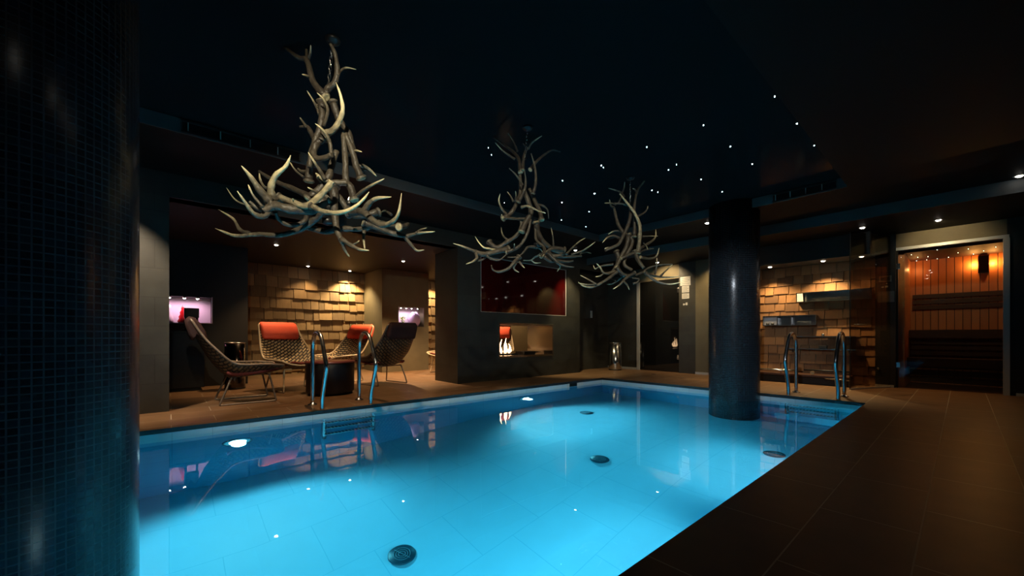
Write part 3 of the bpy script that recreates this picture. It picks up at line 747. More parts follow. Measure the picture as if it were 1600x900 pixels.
# notices on the pier
def paper(x0, x1, z0, z1, lab, n):
    e_ = empty('wall_notice', ((x0 + x1) / 2, 8.857, (z0 + z1) / 2), lab, 'notice', 'white notices on the pier')
    w, h = (x1 - x0) / 2, (z1 - z0) / 2
    MB().box(-w, w, -.004, .002, -h, h).build('sheet', M['white'], e_)
    b = MB()
    for i in range(n): z = h - (i + 1) * 2 * h / (n + 1); b.box(-w * .8, w * (.8 if i % 2 else .5), -.0052, -.004, z - .004, z + .004)
    b.build('printing', M['ink'], e_)
paper(-4.265, -4.03, 2.00, 2.20, 'largest white notice, topmost of the three on the far pier', 4)
paper(-4.225, -4.06, 1.84, 1.99, 'middle white notice of the three on the far pier', 4)
paper(-4.225, -4.06, 1.70, 1.82, 'lowest white notice of the three on the far pier, below the other two', 3)
sg = MB(); sg.box(-4.20, -4.165, 8.852, 8.86, 1.55, 1.59); sg.box(-4.14, -4.10, 8.852, 8.86, 1.55, 1.61); sg.box(-4.16, -4.14, 8.852, 8.86, 1.57, 1.58)
tag(sg.build('small_emblem', M['white']), 'small pale emblem below the notices on the far pier', 'sign')
sw = empty('light_switch', (-6.295, 8.2, 1.32), 'narrow white wall switch on the dark wall right of the fireplace', 'switch')
MB().box(0, .012, -.04, .04, .0, .18, bev=.003).build('plate', M['white'], sw); MB().box(.012, .018, -.02, .02, .05, .13, bev=.002).build('rocker', M['white'], sw)
fd = floor_at(1021, 585); o = MB().lathe((0, 0, 0), [(.045, 0), (.045, .004), (.001, .005)], 20).build('floor_cap', M['steel']); o.location = fd; tag(o, 'small round metal cap in the deck behind the pool', 'floor cap')

# ---- shelf alcove things
def shelf_box(name, x0, x1, z0, z1, lab, divs, metal=M['steel'], y0=8.85, y1=8.98):
    e_ = empty(name, (x0, (y0 + y1) / 2, z0), lab, 'shelf', 'box shelves on the shingles'); w = x1 - x0; h = z1 - z0; d = (y1 - y0) / 2; t = .014
    b = MB(); b.box(0, w, -d, d, 0, t); b.build('bottom_panel', metal, e_)
    b = MB(); b.box(0, w, -d, d, h - t, h); b.build('top_panel', metal, e_)
    b = MB(); b.box(t, w - t, d - .008, d, t, h - t); b.build('back_panel', M['mirror'], e_)
    for x in divs:
        b = MB(); b.box(x, x + t, -d, d, t, h - t); b.build('side_panel', metal, e_)
    return e_
M['mirror'] = mat('dark_mirror', (.30, .30, .30), .22, 1.)
s1 = shelf_box('box_shelf', -2.05, -.99, 1.475, 1.655, 'upper long metal box shelf on the shingle alcove wall', (0, 1.05 - .01))
MB().box(.014, .10, -.064, .055, .014, .166).build('end_block', M['white'], s1)['label'] = 'white end block'
s2 = shelf_box('box_shelf', -2.60, -1.75, 1.05, 1.24, 'middle metal box shelf with a white panel, left of the upper shelf', (0, .24, .46, .836))
MB().box(.014, .24, .0, .055, .014, .176).build('white_panel', M['white'], s2)['label'] = 'white translucent panel'
rn = random.Random(9)
for i in range(7):
    x = -1.80 + i * .075; tag(MB().lathe((x, 8.885, 1.4895), [(.018, 0), (.022, .05), (.021, .052), (.016, .006), (.001, .005)], 12).build('drinking_glass', M['glass']), 'small clear glass standing on the upper box shelf', 'glass', 'glasses on the upper shelf')
for i in range(3):
    x = -2.02 + i * .07; tag(MB().lathe((x, 8.885, 1.0645), [(.02, 0), (.024, .06), (.023, .062), (.018, .006), (.001, .005)], 12).build('drinking_glass', M['glass']), 'clear glass at the right end of the middle box shelf', 'glass', 'glasses on the middle shelf')
for i in range(2):
    x = -2.52 + i * .08; tag(MB().lathe((x, 8.88, 1.0645), [(.025, 0), (.028, .035), (.001, .04)], 12).build('small_pot', M['darkmetal']), 'small dark pot on the white end of the middle shelf', 'pot', 'pots on the middle shelf')
for (z, lab) in ((.83, 'thin upper plank shelf low on the shingle alcove wall'), (.60, 'thin lower plank shelf low on the shingle alcove wall')):
    e_ = empty('plank_shelf', (-2.2, 8.87, z), lab, 'shelf', 'thin plank shelves')
    MB().box(0, 1.0, -.0, .11, 0, .018).build('board', M['steel'] , e_)
    for x in (.08, .9): MB().box(x, x + .015, .02, .10, -.05, 0).build('bracket', M['darkmetal'], e_)
tag(MB().box(-1.72, -1.60, 8.885, 8.965, .619, .68, bev=.01).build('small_box', M['darkmetal']), 'small dark box on the lower plank shelf', 'box')
tag(MB().lathe((-1.66, 8.92, .849), [(.02, 0), (.028, .02), (.02, .045), (.001, .05)], 14).build('small_jar', M['steel']), 'small shiny jar on the upper plank shelf', 'jar')
# foot-bath bench with pipes
fb = empty('foot_bench', (-2.0, 8.62, 0), 'low dark bench with steel pipes along the foot of the shingle alcove', 'bench')
MB().box(-.70, .76, -.13, .30, .0, .13, bev=.01).build('body', M['blackgloss'], fb)
MB().box(-.70, .76, -.16, .30, .13, .165, bev=.006).build('seat_slab', M['bench'], fb)
MB().tube([(-.68, -.12, .22), (.05, -.12, .22)], .024, 14).build('pipe', M['steel'], fb)
MB().tube([(.45, -.17, .12), (.78, -.17, .12)], .014, 14).build('pipe', M['steel'], fb)
MB().tube([(.1, .10, .235), (.74, .10, .235)], .016, 14).build('pipe', M['darkmetal'], fb)
for x in (-.6, -.2): MB().tube([(x, -.12, .15), (x, -.12, .22)], .010, 10).build('pipe_support', M['steel'], fb)
v_ = MB(); v_.tube([(.28, -.20, .21), (.28, -.14, .21)], .030, 18); v_.build('valve_wheel', mat('brass', (.7, .5, .25), .3, 1.), fb)['label'] = 'round brass valve'
# glass partition beside the alcove
gp = empty('glass_partition', (-1.17, 8.12, 0), 'tall clear glass partition between the shelf alcove and the sauna', 'glass partition', rz=math.atan2(.90, .40))
MB().box(0, .98, -.005, .005, .02, 2.50).build('pane', M['smoke'], gp)
MB().box(0, .98, -.010, .010, 0, .022).build('floor_rail', M['alu'], gp)
MB().box(-.004, .004, -.006, .006, .02, 2.50).build('edge_strip', M['darkmetal'], gp)
hn = MB(); hn.tube([(.10, -.03, 1.03), (.34, -.03, 1.03)], .010, 8); hn.build('handle', M['chrome'], gp)
for z in (1.03,): MB().tube([(.10, -.03, z), (.10, .0, z)], .012, 8).build('handle_mount', M['chrome'], gp)
tag(MB().lathe((0, 0, 0), [(.02, 0), (.02, .012), (.001, .014)], 12).build('chrome_stud', M['chrome']), 'small round chrome stud low on the dark wall left of the sauna', 'stud')
k_ = bpy.data.objects['chrome_stud']; k_.rotation_euler = (PI / 2, 0, 0); k_.location = (-.93, 8.978, .30)
# signs on the black wall
s_ = empty('wall_sign', (-.845, 8.975, 1.80), 'small dim brass-framed sign left of the sauna door', 'sign')
MB().box(-.075, .075, -.005, .003, -.05, .05).build('plate', mat('dim_brass', (.10, .09, .06), .5), s_); MB().box(-.055, .055, -.007, -.005, -.03, .03).build('inset', M['darkmetal'], s_)
s_ = empty('wall_sign', (-.835, 8.975, 1.50), 'dark grey plate below the small framed sign left of the sauna', 'sign')
MB().box(-.10, .10, -.005, .003, -.09, .09).build('plate', mat('dark_plate', (.07, .065, .06), .6), s_)
em = MB(); em.box(-.89, -.86, 8.970, 8.978, 1.655, 1.675); em.box(-.845, -.81, 8.970, 8.978, 1.655, 1.685); em.box(-.832, -.82, 8.970, 8.978, 1.71, 1.73)
tag(em.build('small_emblem', M['trim']), 'small pale emblem between the two plates left of the sauna', 'sign')

# ================================================================ sauna
S('wall_sauna_inner_left', M['plankY'], (-.74, -.63, 9.17, 10.33, 0, 2.22))
S('wall_sauna_inner_back', M['plankX'], (-.74, .80, 10.30, 10.40, 0, 2.22))
S('wall_sauna_inner_right', M['plankY'], (.62, .72, 9.17, 10.33, 0, 2.22))
S('ceiling_sauna', M['saunaceil'], (-.74, .80, 9.17, 10.40, 2.22, 2.30))
S('floor_sauna', M['bench'], (-.74, .80, 9.17, 10.40, -.02, .004))
bn = empty('sauna_bench', (-.622, 9.7, .004), 'dark two-tier wooden sauna bench behind the glass', 'bench')
for (y0, y1, z, nm) in ((.18, .60, .95, 'upper_seat'), (-.20, .22, .48, 'lower_seat')):
    b = MB()
    for i in range(4): a = y0 + (y1 - y0) * i / 4; b.box(0, 1.24, a, a + .09, z - .03, z, bev=.004)
    b.build(nm, M['bench'], bn)
    b = MB(); b.box(0, 1.24, y0 - .02, y0, z - .14, z); b.build('front_board', M['bench'], bn)
for (z0, z1) in ((.06, .42), (.52, .80)):
    b = MB()
    for i in range(3): h = (z1 - z0) / 3; b.box(0.02, 1.22, (.0 if z0 < .4 else .22), (.02 if z0 < .4 else .24), z0 + i * h, z0 + i * h + h - .03)
    b.build('skirt_slats', M['bench'], bn)
b = MB()
for i in range(3): b.box(.02, 1.22, .56, .595, 1.32 + i * .10, 1.395 + i * .10, bev=.004)
b.build('backrest', M['bench'], bn)
lp = empty('sauna_lamp', (.23, 10.22, 2.05), 'dark sauna wall lamp glowing to both sides', 'lamp')
MB().box(-.06, .06, .02, .075, -.14, .14, bev=.005).build('back_board', M['bench'], lp)
b = MB()
b.box(-.055, .055, -.05, -.035, -.12, .12)
for z in (-.12, .11): b.box(-.055, .055, -.05, .02, z, z + .01)
b.build('shade_slats', M['bench'], lp)
MB().lathe((0, -.005, -.06), [(.001, 0), (.02, .01), (.025, .06), (.02, .10), (.001, .12)], 12).build('bulb', mat('warm_bulb', (1, 1, 1), .5, emit=(1., .45, .12), es=25.), lp)
for dx in (-.10, .10):
    L = bpy.data.lights.new('sauna_glow', 'POINT'); L.energy = 5.5; L.color = (1, .42, .10); L.shadow_soft_size = .002
    o = bpy.data.objects.new('sauna_glow', L); COL.objects.link(o); o.location = (.23 + dx, 10.235, 2.06)
L = bpy.data.lights.new('sauna_corner_glow', 'POINT'); L.energy = 2.0; L.color = (1, .42, .12); L.shadow_soft_size = .002
o = bpy.data.objects.new('sauna_corner_glow', L); COL.objects.link(o); o.location = (-.54, 10.10, 2.05)
for (px, py) in ((1424, 398), (1434, 402), (1450, 401), (1448, 406), (1433, 409), (1465, 406), (1482, 402), (1464, 389), (1497, 395), (1513, 389), (1537, 392), (1556, 386), (1521, 397)):
    z = 2.218; d = (z - CH) * F / (HY - py); p = at_depth(px, py, d)
    if p.y > 10.28: p.y = 10.26
    o = MB().lathe((0, 0, 0), [(.001, -.003), (.003, -.002), (.004, .003)], 8).build('sauna_star', M['star']); o.location = (p.x, max(9.2, p.y), z)
    tag(o, 'tiny point of light in the dark sauna ceiling', 'ceiling light', 'sauna star lights')
sd = empty('sauna_door', (-.72, 9.05, 0), 'tall glass sauna front in a pale grey metal frame', 'door')
MB().box(.03, 1.11, .02, .032, .01, 2.26).build('pane', M['glass'], sd)
MB().box(-.02, 1.16, -.03, .05, 2.255, 2.30).build('top_rail', M['alu'], sd)
MB().box(1.105, 1.165, -.03, .05, 0, 2.255).build('right_post', M['alu'], sd)
MB().box(.0, .022, -.012, .05, 0, 2.255).build('left_post', M['darkmetal'], sd)
for z in (.33, 1.95): MB().box(-.02, .05, -.03, .04, z, z + .09, bev=.004).build('hinge', M['steel'], sd)
# ================================================================ antler chandeliers
def chandelier(ax, ay, name_label, org, scale, antlers, bright, trunk_px):
    """antlers: list of antlers; an antler is a list of strokes [(x, y, depth), ...], r0, r1.
    (x, y) were measured on the photograph; each point gets its own real distance from the camera."""
    D0 = FX * ax + FY * ay
    root = empty('antler_chandelier', (ax, ay, 2.82), name_label, 'chandelier', 'antler chandeliers hanging over the pool')
    inv = Vector((ax, ay, 2.82)); rn = random.Random(int(ax * 100 + ay * 1000))
    k_m = D0 / F / scale
    for ai, A in enumerate(antlers):
        b = MB(); b.bm.verts.layers.float.new('tip')
        main0 = None
        for si, (pts, r0, r1) in enumerate(A):
            W = []
            for p in pts:
                dz = p[2] if len(p) > 2 else None
                W.append([p[0], p[1], dz])
            # fill depths by interpolation
            known = [i for i, w in enumerate(W) if w[2] is not None]
            for i, w in enumerate(W):
                if w[2] is None:
                    a = max([j for j in known if j < i]); c = min([j for j in known if j > i]); t = (i - a) / (c - a)
                    w[2] = W[a][2] + (W[c][2] - W[a][2]) * t
            P = [at_depth(org[0] + x / scale, org[1] + y / scale, D0 + dz) - inv for x, y, dz in W]
            C = catmull(P, 5); n = len(C)
            rs = []; tp = []
            for i in range(n):
                t = i / (n - 1); rr = (r0 + (r1 - r0) * t ** 1.15) * k_m * .88
                if r1 < 4 and t > .9: rr *= (1 - t) / .1 * .75 + .25
                rr *= 1 + .07 * math.sin(i * 1.3 + si) + rn.uniform(-.05, .05)
                rs.append(max(rr, .0012))
                tip = t ** 1.5 if r1 < 4 else t * .25
                if si > 0: tip = .18 + .82 * tip
                tp.append(min(1, tip * .95 + (.45 if bright and ai in bright else 0)))
            b.tube(C, rs, 9, tips=tp)
            if si == 0 and r0 >= 11:       # rosette at the base of a main beam
                t0 = (C[1] - C[0]).normalized(); R = rs[0]
                ring = [C[0] - t0 * R * .7, C[0] - t0 * R * .35, C[0] + t0 * R * .05, C[0] + t0 * R * .35]
                b.tube(ring, [R * .95, R * 1.45, R * 1.35, R * .9], 12, tips=[.75, .35, .1, .1])
        o = b.build('antler', M['antler'], root)
    # chain from the ceiling into the trunk
    top = Vector((0, 0, 0)); tw = at_depth(org[0] + trunk_px[0] / scale, org[1] + trunk_px[1] / scale, D0) - inv
    n = max(4, int(tw.length / .028)); b = MB()
    for i in range(n):
        c = top.lerp(tw, (i + .5) / n); u = Vector((1, 0, 0)) if i % 2 else Vector((0, 1, 0))
        b.tube([c + u * .009 * math.cos(a) + Vector((0, 0, .019 * math.sin(a))) for a in [2 * PI * j / 10 for j in range(10)]], .0028, 5, closed=True)
    b.build('chain', M['steel'], root)
    MB().lathe((0, 0, 0), [(.05, 0), (.045, -.015), (.012, -.028), (.001, -.03)], 20).build('ceiling_rose', M['darkmetal'], root)
    return root, D0, inv

N = None
def s(r0, r1, d0, d1, *p):
    q = [[x, y, N] for x, y in p]; q[0][2] = d0; q[-1][2] = d1
    return ([tuple(v) for v in q], r0, r1)

ch1 = [
 [s(15, 7, .0, .08, (445, 262), (400, 205), (378, 130), (345, 118), (295, 80)), s(8, 2, .05, .12, (376, 132), (376, 95), (372, 50)), s(7, 2, .06, -.05, (380, 132), (390, 105), (392, 72)), s(7, 2, .03, -.08, (388, 192), (378, 186), (360, 180))],
 [s(15, 6, .03, -.05, (430, 300), (452, 240), (482, 210), (490, 160), (482, 105), (465, 68)), s(6, 2, -.02, .1, (492, 186), (505, 165), (525, 156), (560, 162))],
 [s(14, 2.5, -.05, -.16, (448, 400), (480, 382), (505, 335), (510, 300), (500, 250), (485, 210))],
 [s(15, 9, .0, -.03, (432, 285), (434, 345), (415, 410), (395, 465), (388, 525)), s(8, 2.5, -.02, -.14, (440, 372), (455, 315), (440, 275), (415, 248)), s(7, 2, .0, .08, (425, 330), (408, 290), (378, 240))],
 [s(15, 11, .05, .12, (475, 285), (495, 345), (530, 395), (545, 445), (555, 500), (575, 560)), s(9, 2.5, .08, -.04, (532, 478), (545, 466), (562, 463), (582, 468)), s(11, 3, .1, .2, (548, 520), (585, 520), (612, 535), (636, 558))],
 [s(12, 5, .06, .16, (410, 425), (392, 395), (380, 375), (352, 374)), s(6, 2, .1, .18, (374, 372), (362, 355), (352, 340))],
 [s(14, 10, -.05, -.12, (438, 418), (412, 440), (402, 470), (410, 490), (440, 490), (470, 478)), s(9, 2.5, -.08, -.2, (470, 478), (460, 425), (440, 390), (408, 362)), s(8, 2.5, -.1, -.14, (468, 485), (465, 440), (448, 405), (418, 365))],
 [s(17, 11, -.08, .02, (388, 640), (430, 600), (458, 560), (470, 515), (488, 465)), s(9, 2.5, -.1, -.22, (445, 570), (425, 535), (405, 505), (382, 468)), s(8, 3, -.08, -.14, (430, 575), (418, 563), (420, 555))],
 [s(16, 11, -.02, .0, (552, 640), (540, 600), (522, 570), (520, 500), (512, 400)), s(14, 3, -.04, -.14, (525, 580), (490, 582), (450, 575), (420, 555), (410, 545))],
 [s(20, 15, -.10, -.30, (445, 645), (400, 680), (330, 682), (270, 668), (232, 655)), s(17, 2.5, -.28, -.42, (240, 650), (205, 610), (170, 560), (135, 518)), s(15, 4, -.28, -.36, (250, 668), (220, 682), (190, 672), (165, 650)), s(6, 2, -.36, -.40, (215, 672), (180, 630), (160, 588)),
  s(13, 2.5, -.27, -.48, (240, 685), (212, 706), (180, 695), (150, 655), (120, 612))],
 [s(13, 12, -.20, -.22, (275, 635), (320, 652), (370, 668), (405, 650), (455, 600), (470, 575)), s(4, 2, -.2, -.25, (330, 652), (327, 645), (325, 640))],
 [s(15, 3, -.25, -.36, (250, 636), (245, 600), (262, 555), (300, 520), (318, 480))],
 [s(15, 6, .0, .30, (410, 640), (380, 628), (330, 605), (270, 580), (225, 555), (202, 540)), s(8, 3, .25, .3, (258, 590), (225, 600), (205, 570), (202, 540))],
 [s(17, 3, .02, .22, (470, 655), (420, 705), (360, 750), (280, 775), (200, 772), (120, 778), (75, 765), (38, 750)), s(10, 2.5, .15, .3, (165, 770), (130, 755), (105, 715), (50, 680))],
 [s(10, 7, .05, -.12, (375, 690), (372, 720), (335, 738), (300, 735), (272, 715), (262, 690)), s(5, 2, -.1, .18, (264, 694), (200, 675), (120, 650), (80, 600))],
 [s(11, 3, -.22, -.30, (395, 668), (440, 688), (500, 692), (548, 675), (585, 645), (608, 615))],
 [s(17, 3, -.08, -.30, (535, 690), (585, 690), (618, 718), (655, 738), (695, 725), (718, 690), (728, 620)), s(15, 3, -.12, -.2, (590, 690), (605, 662), (635, 640), (690, 634))],
 [s(14, 10, .10, .22, (590, 730), (640, 748), (700, 770), (745, 780)), s(10, 2.5, .22, .30, (745, 780), (790, 768), (852, 762)), s(9, 2.5, .22, .26, (740, 782), (765, 812), (785, 832), (812, 830)), s(6, 2, .24, .34, (780, 768), (800, 755), (822, 748))],
 [s(10, 3, .0, -.14, (545, 650), (575, 620), (610, 595), (665, 566))],
 [s(17, 10, -.05, -.14, (478, 600), (480, 680), (488, 750), (505, 795)), s(10, 2.5, -.14, -.2, (505, 790), (545, 815), (575, 828), (608, 832)), s(8, 2.5, -.14, -.08, (505, 795), (518, 830), (536, 856)), s(4, 2, -.12, -.05, (540, 812), (560, 805), (572, 795))],
 [s(13, 12, .12, .14, (385, 745), (440, 762), (510, 752), (575, 752), (640, 738)), s(9, 2.5, .14, .08, (590, 752), (588, 790), (592, 828))],
 [s(14, 9, .12, .24, (720, 745), (740, 742), (752, 735)), s(9, 8, .1, .22, (600, 700), (660, 730), (720, 745)),],
 [s(16, 9, .05, .02, (385, 572), (388, 525), (402, 470), (425, 430)), s(9, 4, .04, .12, (388, 540), (360, 540), (345, 530)), s(5, 2, .08, .14, (365, 560), (335, 535), (315, 505))],
 [s(16, 11, .06, .0, (578, 560), (560, 520), (548, 470), (520, 400)),],
 [s(15, 12, .10, -.02, (640, 690), (600, 700), (545, 700), (500, 640), (465, 610)),],
 [s(8, 2.5, -.1, -.18, (430, 625), (405, 612), (380, 598))],
 [s(6, 2, .1, .2, (690, 700), (668, 685), (652, 690))],
]
# second chandelier: measured on two enlargements; converted to one frame (origin 700,190, scale 5.625)
def c4(x, y): return (x / 6.957 * 5.625, (150 + y / 6.957) * 5.625)
def c5(x, y): return (x + 40 * 5.625, y)
def t4(r0, r1, d0, d1, *p): return s(r0 * .81, r1 * .81, d0, d1, *[c4(*q) for q in p])
def t5(r0, r1, d0, d1, *p): return s(r0, r1, d0, d1, *[c5(*q) for q in p])
ch2 = [
 [t5(20, 6, .02, .14, (412, 440), (395, 330), (345, 262), (260, 200), (175, 140)), t5(12, 3, .06, -.04, (362, 330), (310, 295), (250, 250), (190, 185)), t5(11, 3, .04, .1, (385, 262), (372, 225), (345, 165), (298, 92))],
 [t5(18, 9, .0, .04, (430, 420), (440, 320), (462, 250), (478, 235)), t5(10, 3, .04, -.06, (480, 240), (510, 190), (555, 155), (602, 125)), t5(8, 4, .04, .1, (475, 235), (450, 210), (435, 195))],
 [t5(18, 4, .05, .2, (500, 420), (550, 355), (620, 292), (690, 252), (762, 266))],
 [t5(18, 5, -.04, -.1, (525, 625), (545, 550), (545, 450), (532, 370), (505, 280))],
 [t5(22, 4, -.04, -.12, (395, 700), (440, 620), (458, 540), (448, 430)), t5(12, 4, -.06, -.15, (432, 560), (395, 500), (360, 455), (312, 410))],
 [t5(24, 14, -.02, .06, (262, 850), (330, 800), (380, 715), (412, 600), (405, 430)), t5(14, 3, -.02, -.12, (290, 815), (250, 770), (222, 700), (233, 634)), t5(10, 3, .0, .1, (348, 700), (325, 655), (295, 615)), t5(10, 3, .0, -.1, (365, 700), (372, 655), (368, 610))],
 [t5(14, 12, -.05, .05, (262, 845), (330, 850), (400, 855), (470, 850)), t5(6, 3, -.05, -.05, (262, 845), (252, 830), (246, 815))],
 [t5(13, 4, -.12, -.2, (425, 752), (470, 742), (520, 760), (570, 785), (632, 805))],
 [t5(14, 4, .06, .1, (560, 730), (610, 740), (650, 780), (660, 855))],
 [t5(24, 16, .0, .05, (595, 858), (585, 800), (540, 700), (490, 590))],
 [t5(28, 22, -.05, .0, (425, 960), (460, 880), (505, 800), (480, 700), (440, 600))],
 [t4(34, 26, -.08, -.22, (650, 345), (560, 360), (470, 385), (370, 395), (300, 372)), t4(20, 4, -.22, -.34, (300, 372), (240, 345), (150, 310), (55, 280)), t4(20, 4, -.22, -.3, (305, 390), (312, 440), (270, 478), (198, 505)), t4(14, 5, -.2, -.12, (420, 415), (470, 450), (560, 460), (640, 395)), t4(12, 10, -.2, -.1, (320, 470), (380, 455), (420, 415))],
 [t4(16, 4, -.1, .05, (640, 372), (540, 358), (450, 338), (390, 325), (340, 275), (293, 203))],
 [t4(30, 20, .10, .0, (452, 270), (470, 290), (540, 325), (640, 265), (740, 200), (790, 120), (800, 40)), t4(14, 4, .05, .15, (650, 245), (605, 205), (585, 160), (578, 103))],
 [t4(22, 14, -.1, -.05, (640, 375), (740, 335), (810, 270), (870, 150), (900, 20)), t4(9, 4, -.12, -.18, (720, 330), (722, 305), (720, 285))],
 [t4(18, 5, .0, -.12, (960, 320), (870, 320), (825, 370), (760, 425), (650, 432)), t4(12, 4, .0, .1, (940, 325), (1000, 340), (1035, 385))],
 [t4(26, 5, -.08, -.2, (770, 430), (725, 480), (660, 550), (560, 588), (490, 570), (470, 515)), t4(16, 4, -.1, -.06, (740, 490), (715, 545), (735, 575), (775, 597)), t4(14, 4, -.1, -.14, (775, 480), (805, 520), (835, 548))],
 [t4(14, 5, .1, .22, (1010, 405), (950, 425), (900, 462), (820, 465)), t4(9, 4, .18, .25, (905, 460), (945, 492), (1015, 490))],
 [t4(34, 22, -.02, .12, (960, 60), (985, 180), (1050, 275), (1150, 350), (1260, 400)), t4(16, 4, .12, .22, (1285, 400), (1340, 340), (1420, 265), (1495, 220)), t4(16, 4, .12, .05, (1340, 400), (1440, 370), (1520, 325), (1602, 262)), t4(10, 4, .1, .2, (1440, 392), (1500, 375), (1558, 390))],
 [t4(22, 6, -.12, -.2, (1080, 380), (1150, 450), (1210, 500), (1290, 530), (1372, 540)), t4(14, 4, -.14, -.1, (1180, 485), (1220, 530), (1185, 588))],
 [t4(22, 12, -.05, .1, (1050, 370), (1120, 410), (1220, 425), (1340, 425), (1450, 418))],
 [t4(12, 4, .02, .06, (1147, 312), (1140, 210), (1120, 108))],
 [t4(22, 10, -.12, -.05, (1040, 420), (1110, 470), (1200, 470), (1300, 480), (1360, 470))],
 [t4(20, 14, -.12, .02, (1010, 420), (1050, 360), (1030, 310), (960, 240), (950, 120), (940, 30)), t4(10, 5, -.14, -.2, (1010, 400), (1020, 430), (985, 415), (1000, 385))],
 [t4(30, 24, -.02, -.1, (1260, 350), (1150, 335), (1090, 370), (1140, 420), (1240, 410)),],
]
ch3 = [
 [s(17, 5, -.04, -.1, (480, 605), (492, 500), (492, 410), (455, 325), (402, 255), (352, 192))],
 [s(15, 8, .02, .05, (455, 490), (457, 380), (455, 290), (468, 195)), s(10, 3, .05, .12, (468, 200), (485, 155), (520, 110), (548, 58)), s(7, 3, .05, -.04, (470, 180), (458, 162), (443, 155))],
 [s(15, 9, .02, .1, (385, 475), (345, 415), (325, 350), (312, 290)), s(9, 3, .1, .16, (312, 290), (290, 275), (280, 232)), s(7, 3, .1, .02, (325, 268), (290, 258), (245, 258))],
 [s(9, 6, .0, -.05, (440, 292), (400, 272), (360, 262), (310, 260))],
 [s(8, 3, .0, .12, (385, 215), (360, 182), (325, 168), (272, 153)), s(7, 3, .1, .05, (368, 188), (382, 155), (388, 108)), s(7, 4, .0, .05, (340, 262), (355, 235), (370, 200))],
 [s(8, 3, .02, .1, (478, 352), (525, 325), (545, 300), (550, 278))],
 [s(15, 11, .0, -.1, (435, 305), (415, 400), (378, 485), (345, 545), (300, 570), (250, 590)), s(6, 3, -.08, -.12, (298, 572), (270, 570), (246, 578))],
 [s(9, 3, .05, .14, (385, 470), (350, 455), (310, 455), (270, 478))],
 [s(11, 3, .0, -.12, (355, 508), (310, 488), (265, 500), (230, 537))],
 [s(13, 3, .0, .1, (490, 580), (540, 550), (585, 520), (605, 490), (606, 442)), s(7, 3, .05, .12, (512, 492), (560, 490), (622, 490)), s(5, 2, .0, -.1, (520, 540), (540, 560), (550, 585))],
 [s(9, 4, .05, .1, (490, 600), (540, 585), (592, 577))],
 [s(12, 3, -.04, .08, (500, 640), (560, 648), (610, 632), (630, 572))],
 [s(18, 13, .0, -.05, (415, 485), (400, 560), (370, 620), (335, 690), (300, 745)), s(13, 3, -.05, -.2, (320, 735), (270, 752), (235, 745), (215, 710), (188, 680)), s(8, 3, -.1, -.14, (245, 748), (215, 770), (183, 776))],
 [s(10, 3, .05, .16, (310, 688), (255, 695), (210, 705), (180, 720), (165, 692))],
 [s(15, 3, -.05, -.25, (345, 730), (290, 775), (230, 815), (160, 848), (100, 842), (60, 812)), s(8, 3, -.2, -.16, (190, 830), (140, 800), (75, 765)), s(8, 3, -.18, -.24, (190, 828), (130, 832), (62, 820))],
 [s(10, 3, .1, .2, (385, 760), (340, 800), (300, 825), (260, 830)), s(6, 3, .12, .2, (325, 805), (295, 790), (270, 775))],
 [s(13, 8, -.1, -.18, (455, 750), (410, 775), (375, 805)), s(9, 3, -.18, -.2, (375, 808), (345, 838), (305, 863)), s(9, 3, -.18, -.12, (380, 808), (405, 835), (420, 868))],
 [s(14, 4, -.08, .02, (330, 710), (380, 760), (440, 770), (500, 750), (560, 712), (640, 692), (725, 688))],
 [s(12, 3, -.05, -.15, (530, 745), (580, 790), (640, 818), (710, 828), (790, 812))],
 [s(12, 3, .05, .18, (540, 752), (600, 772), (690, 780), (790, 772))],
 [s(10, 5, -.06, -.1, (445, 825), (475, 815), (485, 792), (440, 785))],
 [s(17, 13, -.02, -.12, (460, 600), (475, 645), (495, 680), (522, 715))],
 [s(16, 12, .05, .0, (420, 480), (440, 520), (430, 570), (400, 620), (385, 690), (440, 730))],
 [s(8, 3, .0, -.05, (600, 760), (612, 700), (613, 640))],
 [s(18, 14, .04, .0, (330, 600), (345, 650), (335, 700), (370, 760), (440, 770))],
 [s(13, 10, -.06, .0, (365, 645), (420, 620), (470, 600), (490, 560))],
 [s(8, 3, .08, .18, (640, 770), (680, 730), (725, 690))],
]
r1_, D1, inv1 = chandelier(-2.75, .82, 'largest antler chandelier, nearest the camera, above the left side of the pool', (320, 40), 2.368, ch1, (2, 10, 11, 15), (455, 245))
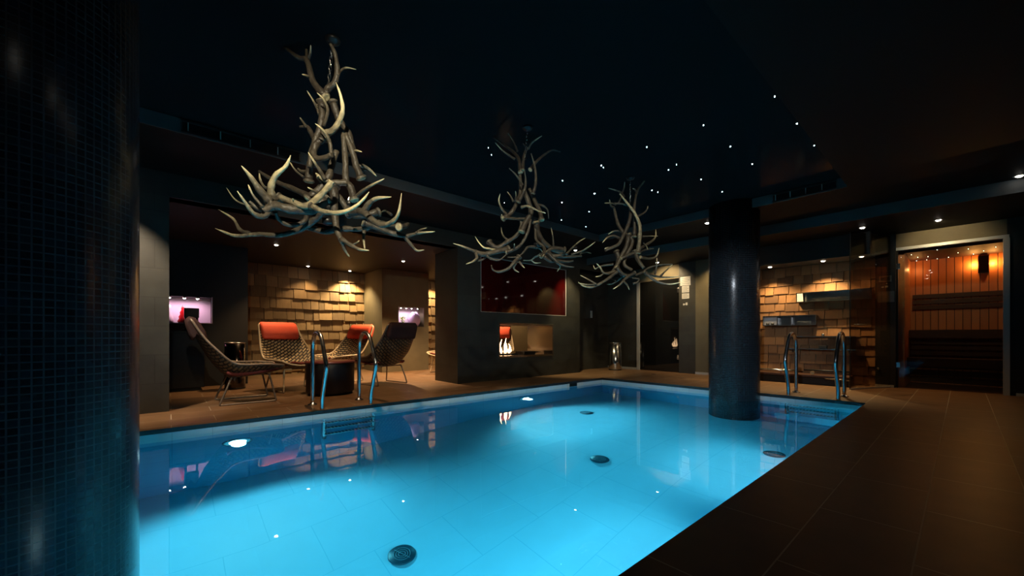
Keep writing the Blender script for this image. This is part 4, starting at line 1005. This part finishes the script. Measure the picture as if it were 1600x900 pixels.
r2_, D2, inv2 = chandelier(-2.70, 2.55, 'middle antler chandelier hanging in front of the black glass screen', (700, 190), 5.625, ch2, (7, 12, 17), (455 + 225, 330))
r3_, D3, inv3 = chandelier(-2.72, 4.33, 'farthest and smallest antler chandelier, left of the mosaic column', (890, 260), 4.5, ch3, (0,), (425, 290))
# candle cups with bulbs sitting low among the antlers
M['bulb'] = mat('warm_lit_bulb', (1, 1, 1), .4, emit=(1, .8, .6), es=6.)
def cup(root, D, inv, px, py, dz, lit):
    p = at_depth(px, py, D + dz) - inv
    o = MB().lathe((0, 0, 0), [(.012, -.03), (.035, -.02), (.038, .01), (.034, .012), (.015, .0), (.012, .0)], 16).build('candle_cup', M['darkmetal'], root); o.location = p
    if lit:
        l_ = MB().lathe((0, 0, 0), [(.010, 0), (.012, .02), (.006, .04), (.001, .045)], 12).build('bulb', M['bulb'], o)
cup(r1_, D1, inv1, 546, 318, .05, True)
cup(r1_, D1, inv1, 512, 345, -.02, False)
cup(r2_, D2, inv2, 840, 382, .0, False)

# ================================================================ camera and colour
cam = bpy.data.cameras.new('camera'); co = bpy.data.objects.new('camera', cam); COL.objects.link(co)
co.location = (0, 0, CH); co.rotation_euler = (PI / 2, 0, math.radians(48.9))
cam.sensor_width = 36; cam.lens = 36 * F / 1600; cam.shift_y = (HY - 450) / 1600; cam.clip_start = .02
SC.camera = co
w = bpy.data.worlds.new('night'); SC.world = w; w.use_nodes = True
w.node_tree.nodes['Background'].inputs[0].default_value = (.0, .0, .0, 1); w.node_tree.nodes['Background'].inputs[1].default_value = 0
vs_ = SC.view_settings; vs_.view_transform = 'Standard'; vs_.look = 'None'; vs_.gamma = 1; vs_.use_curve_mapping = False; vs_.exposure = 0.0
c = SC.cycles
c.use_denoising = True
try: c.denoiser = 'OPENIMAGEDENOISE'
except Exception: pass
c.max_bounces = 10; c.diffuse_bounces = 5; c.glossy_bounces = 5; c.transmission_bounces = 8; c.volume_bounces = 0; c.transparent_max_bounces = 10
c.sample_clamp_indirect = 4.0; c.sample_clamp_direct = 0
c.caustics_reflective = False; c.caustics_refractive = True; c.blur_glossy = .5
c.use_light_tree = True
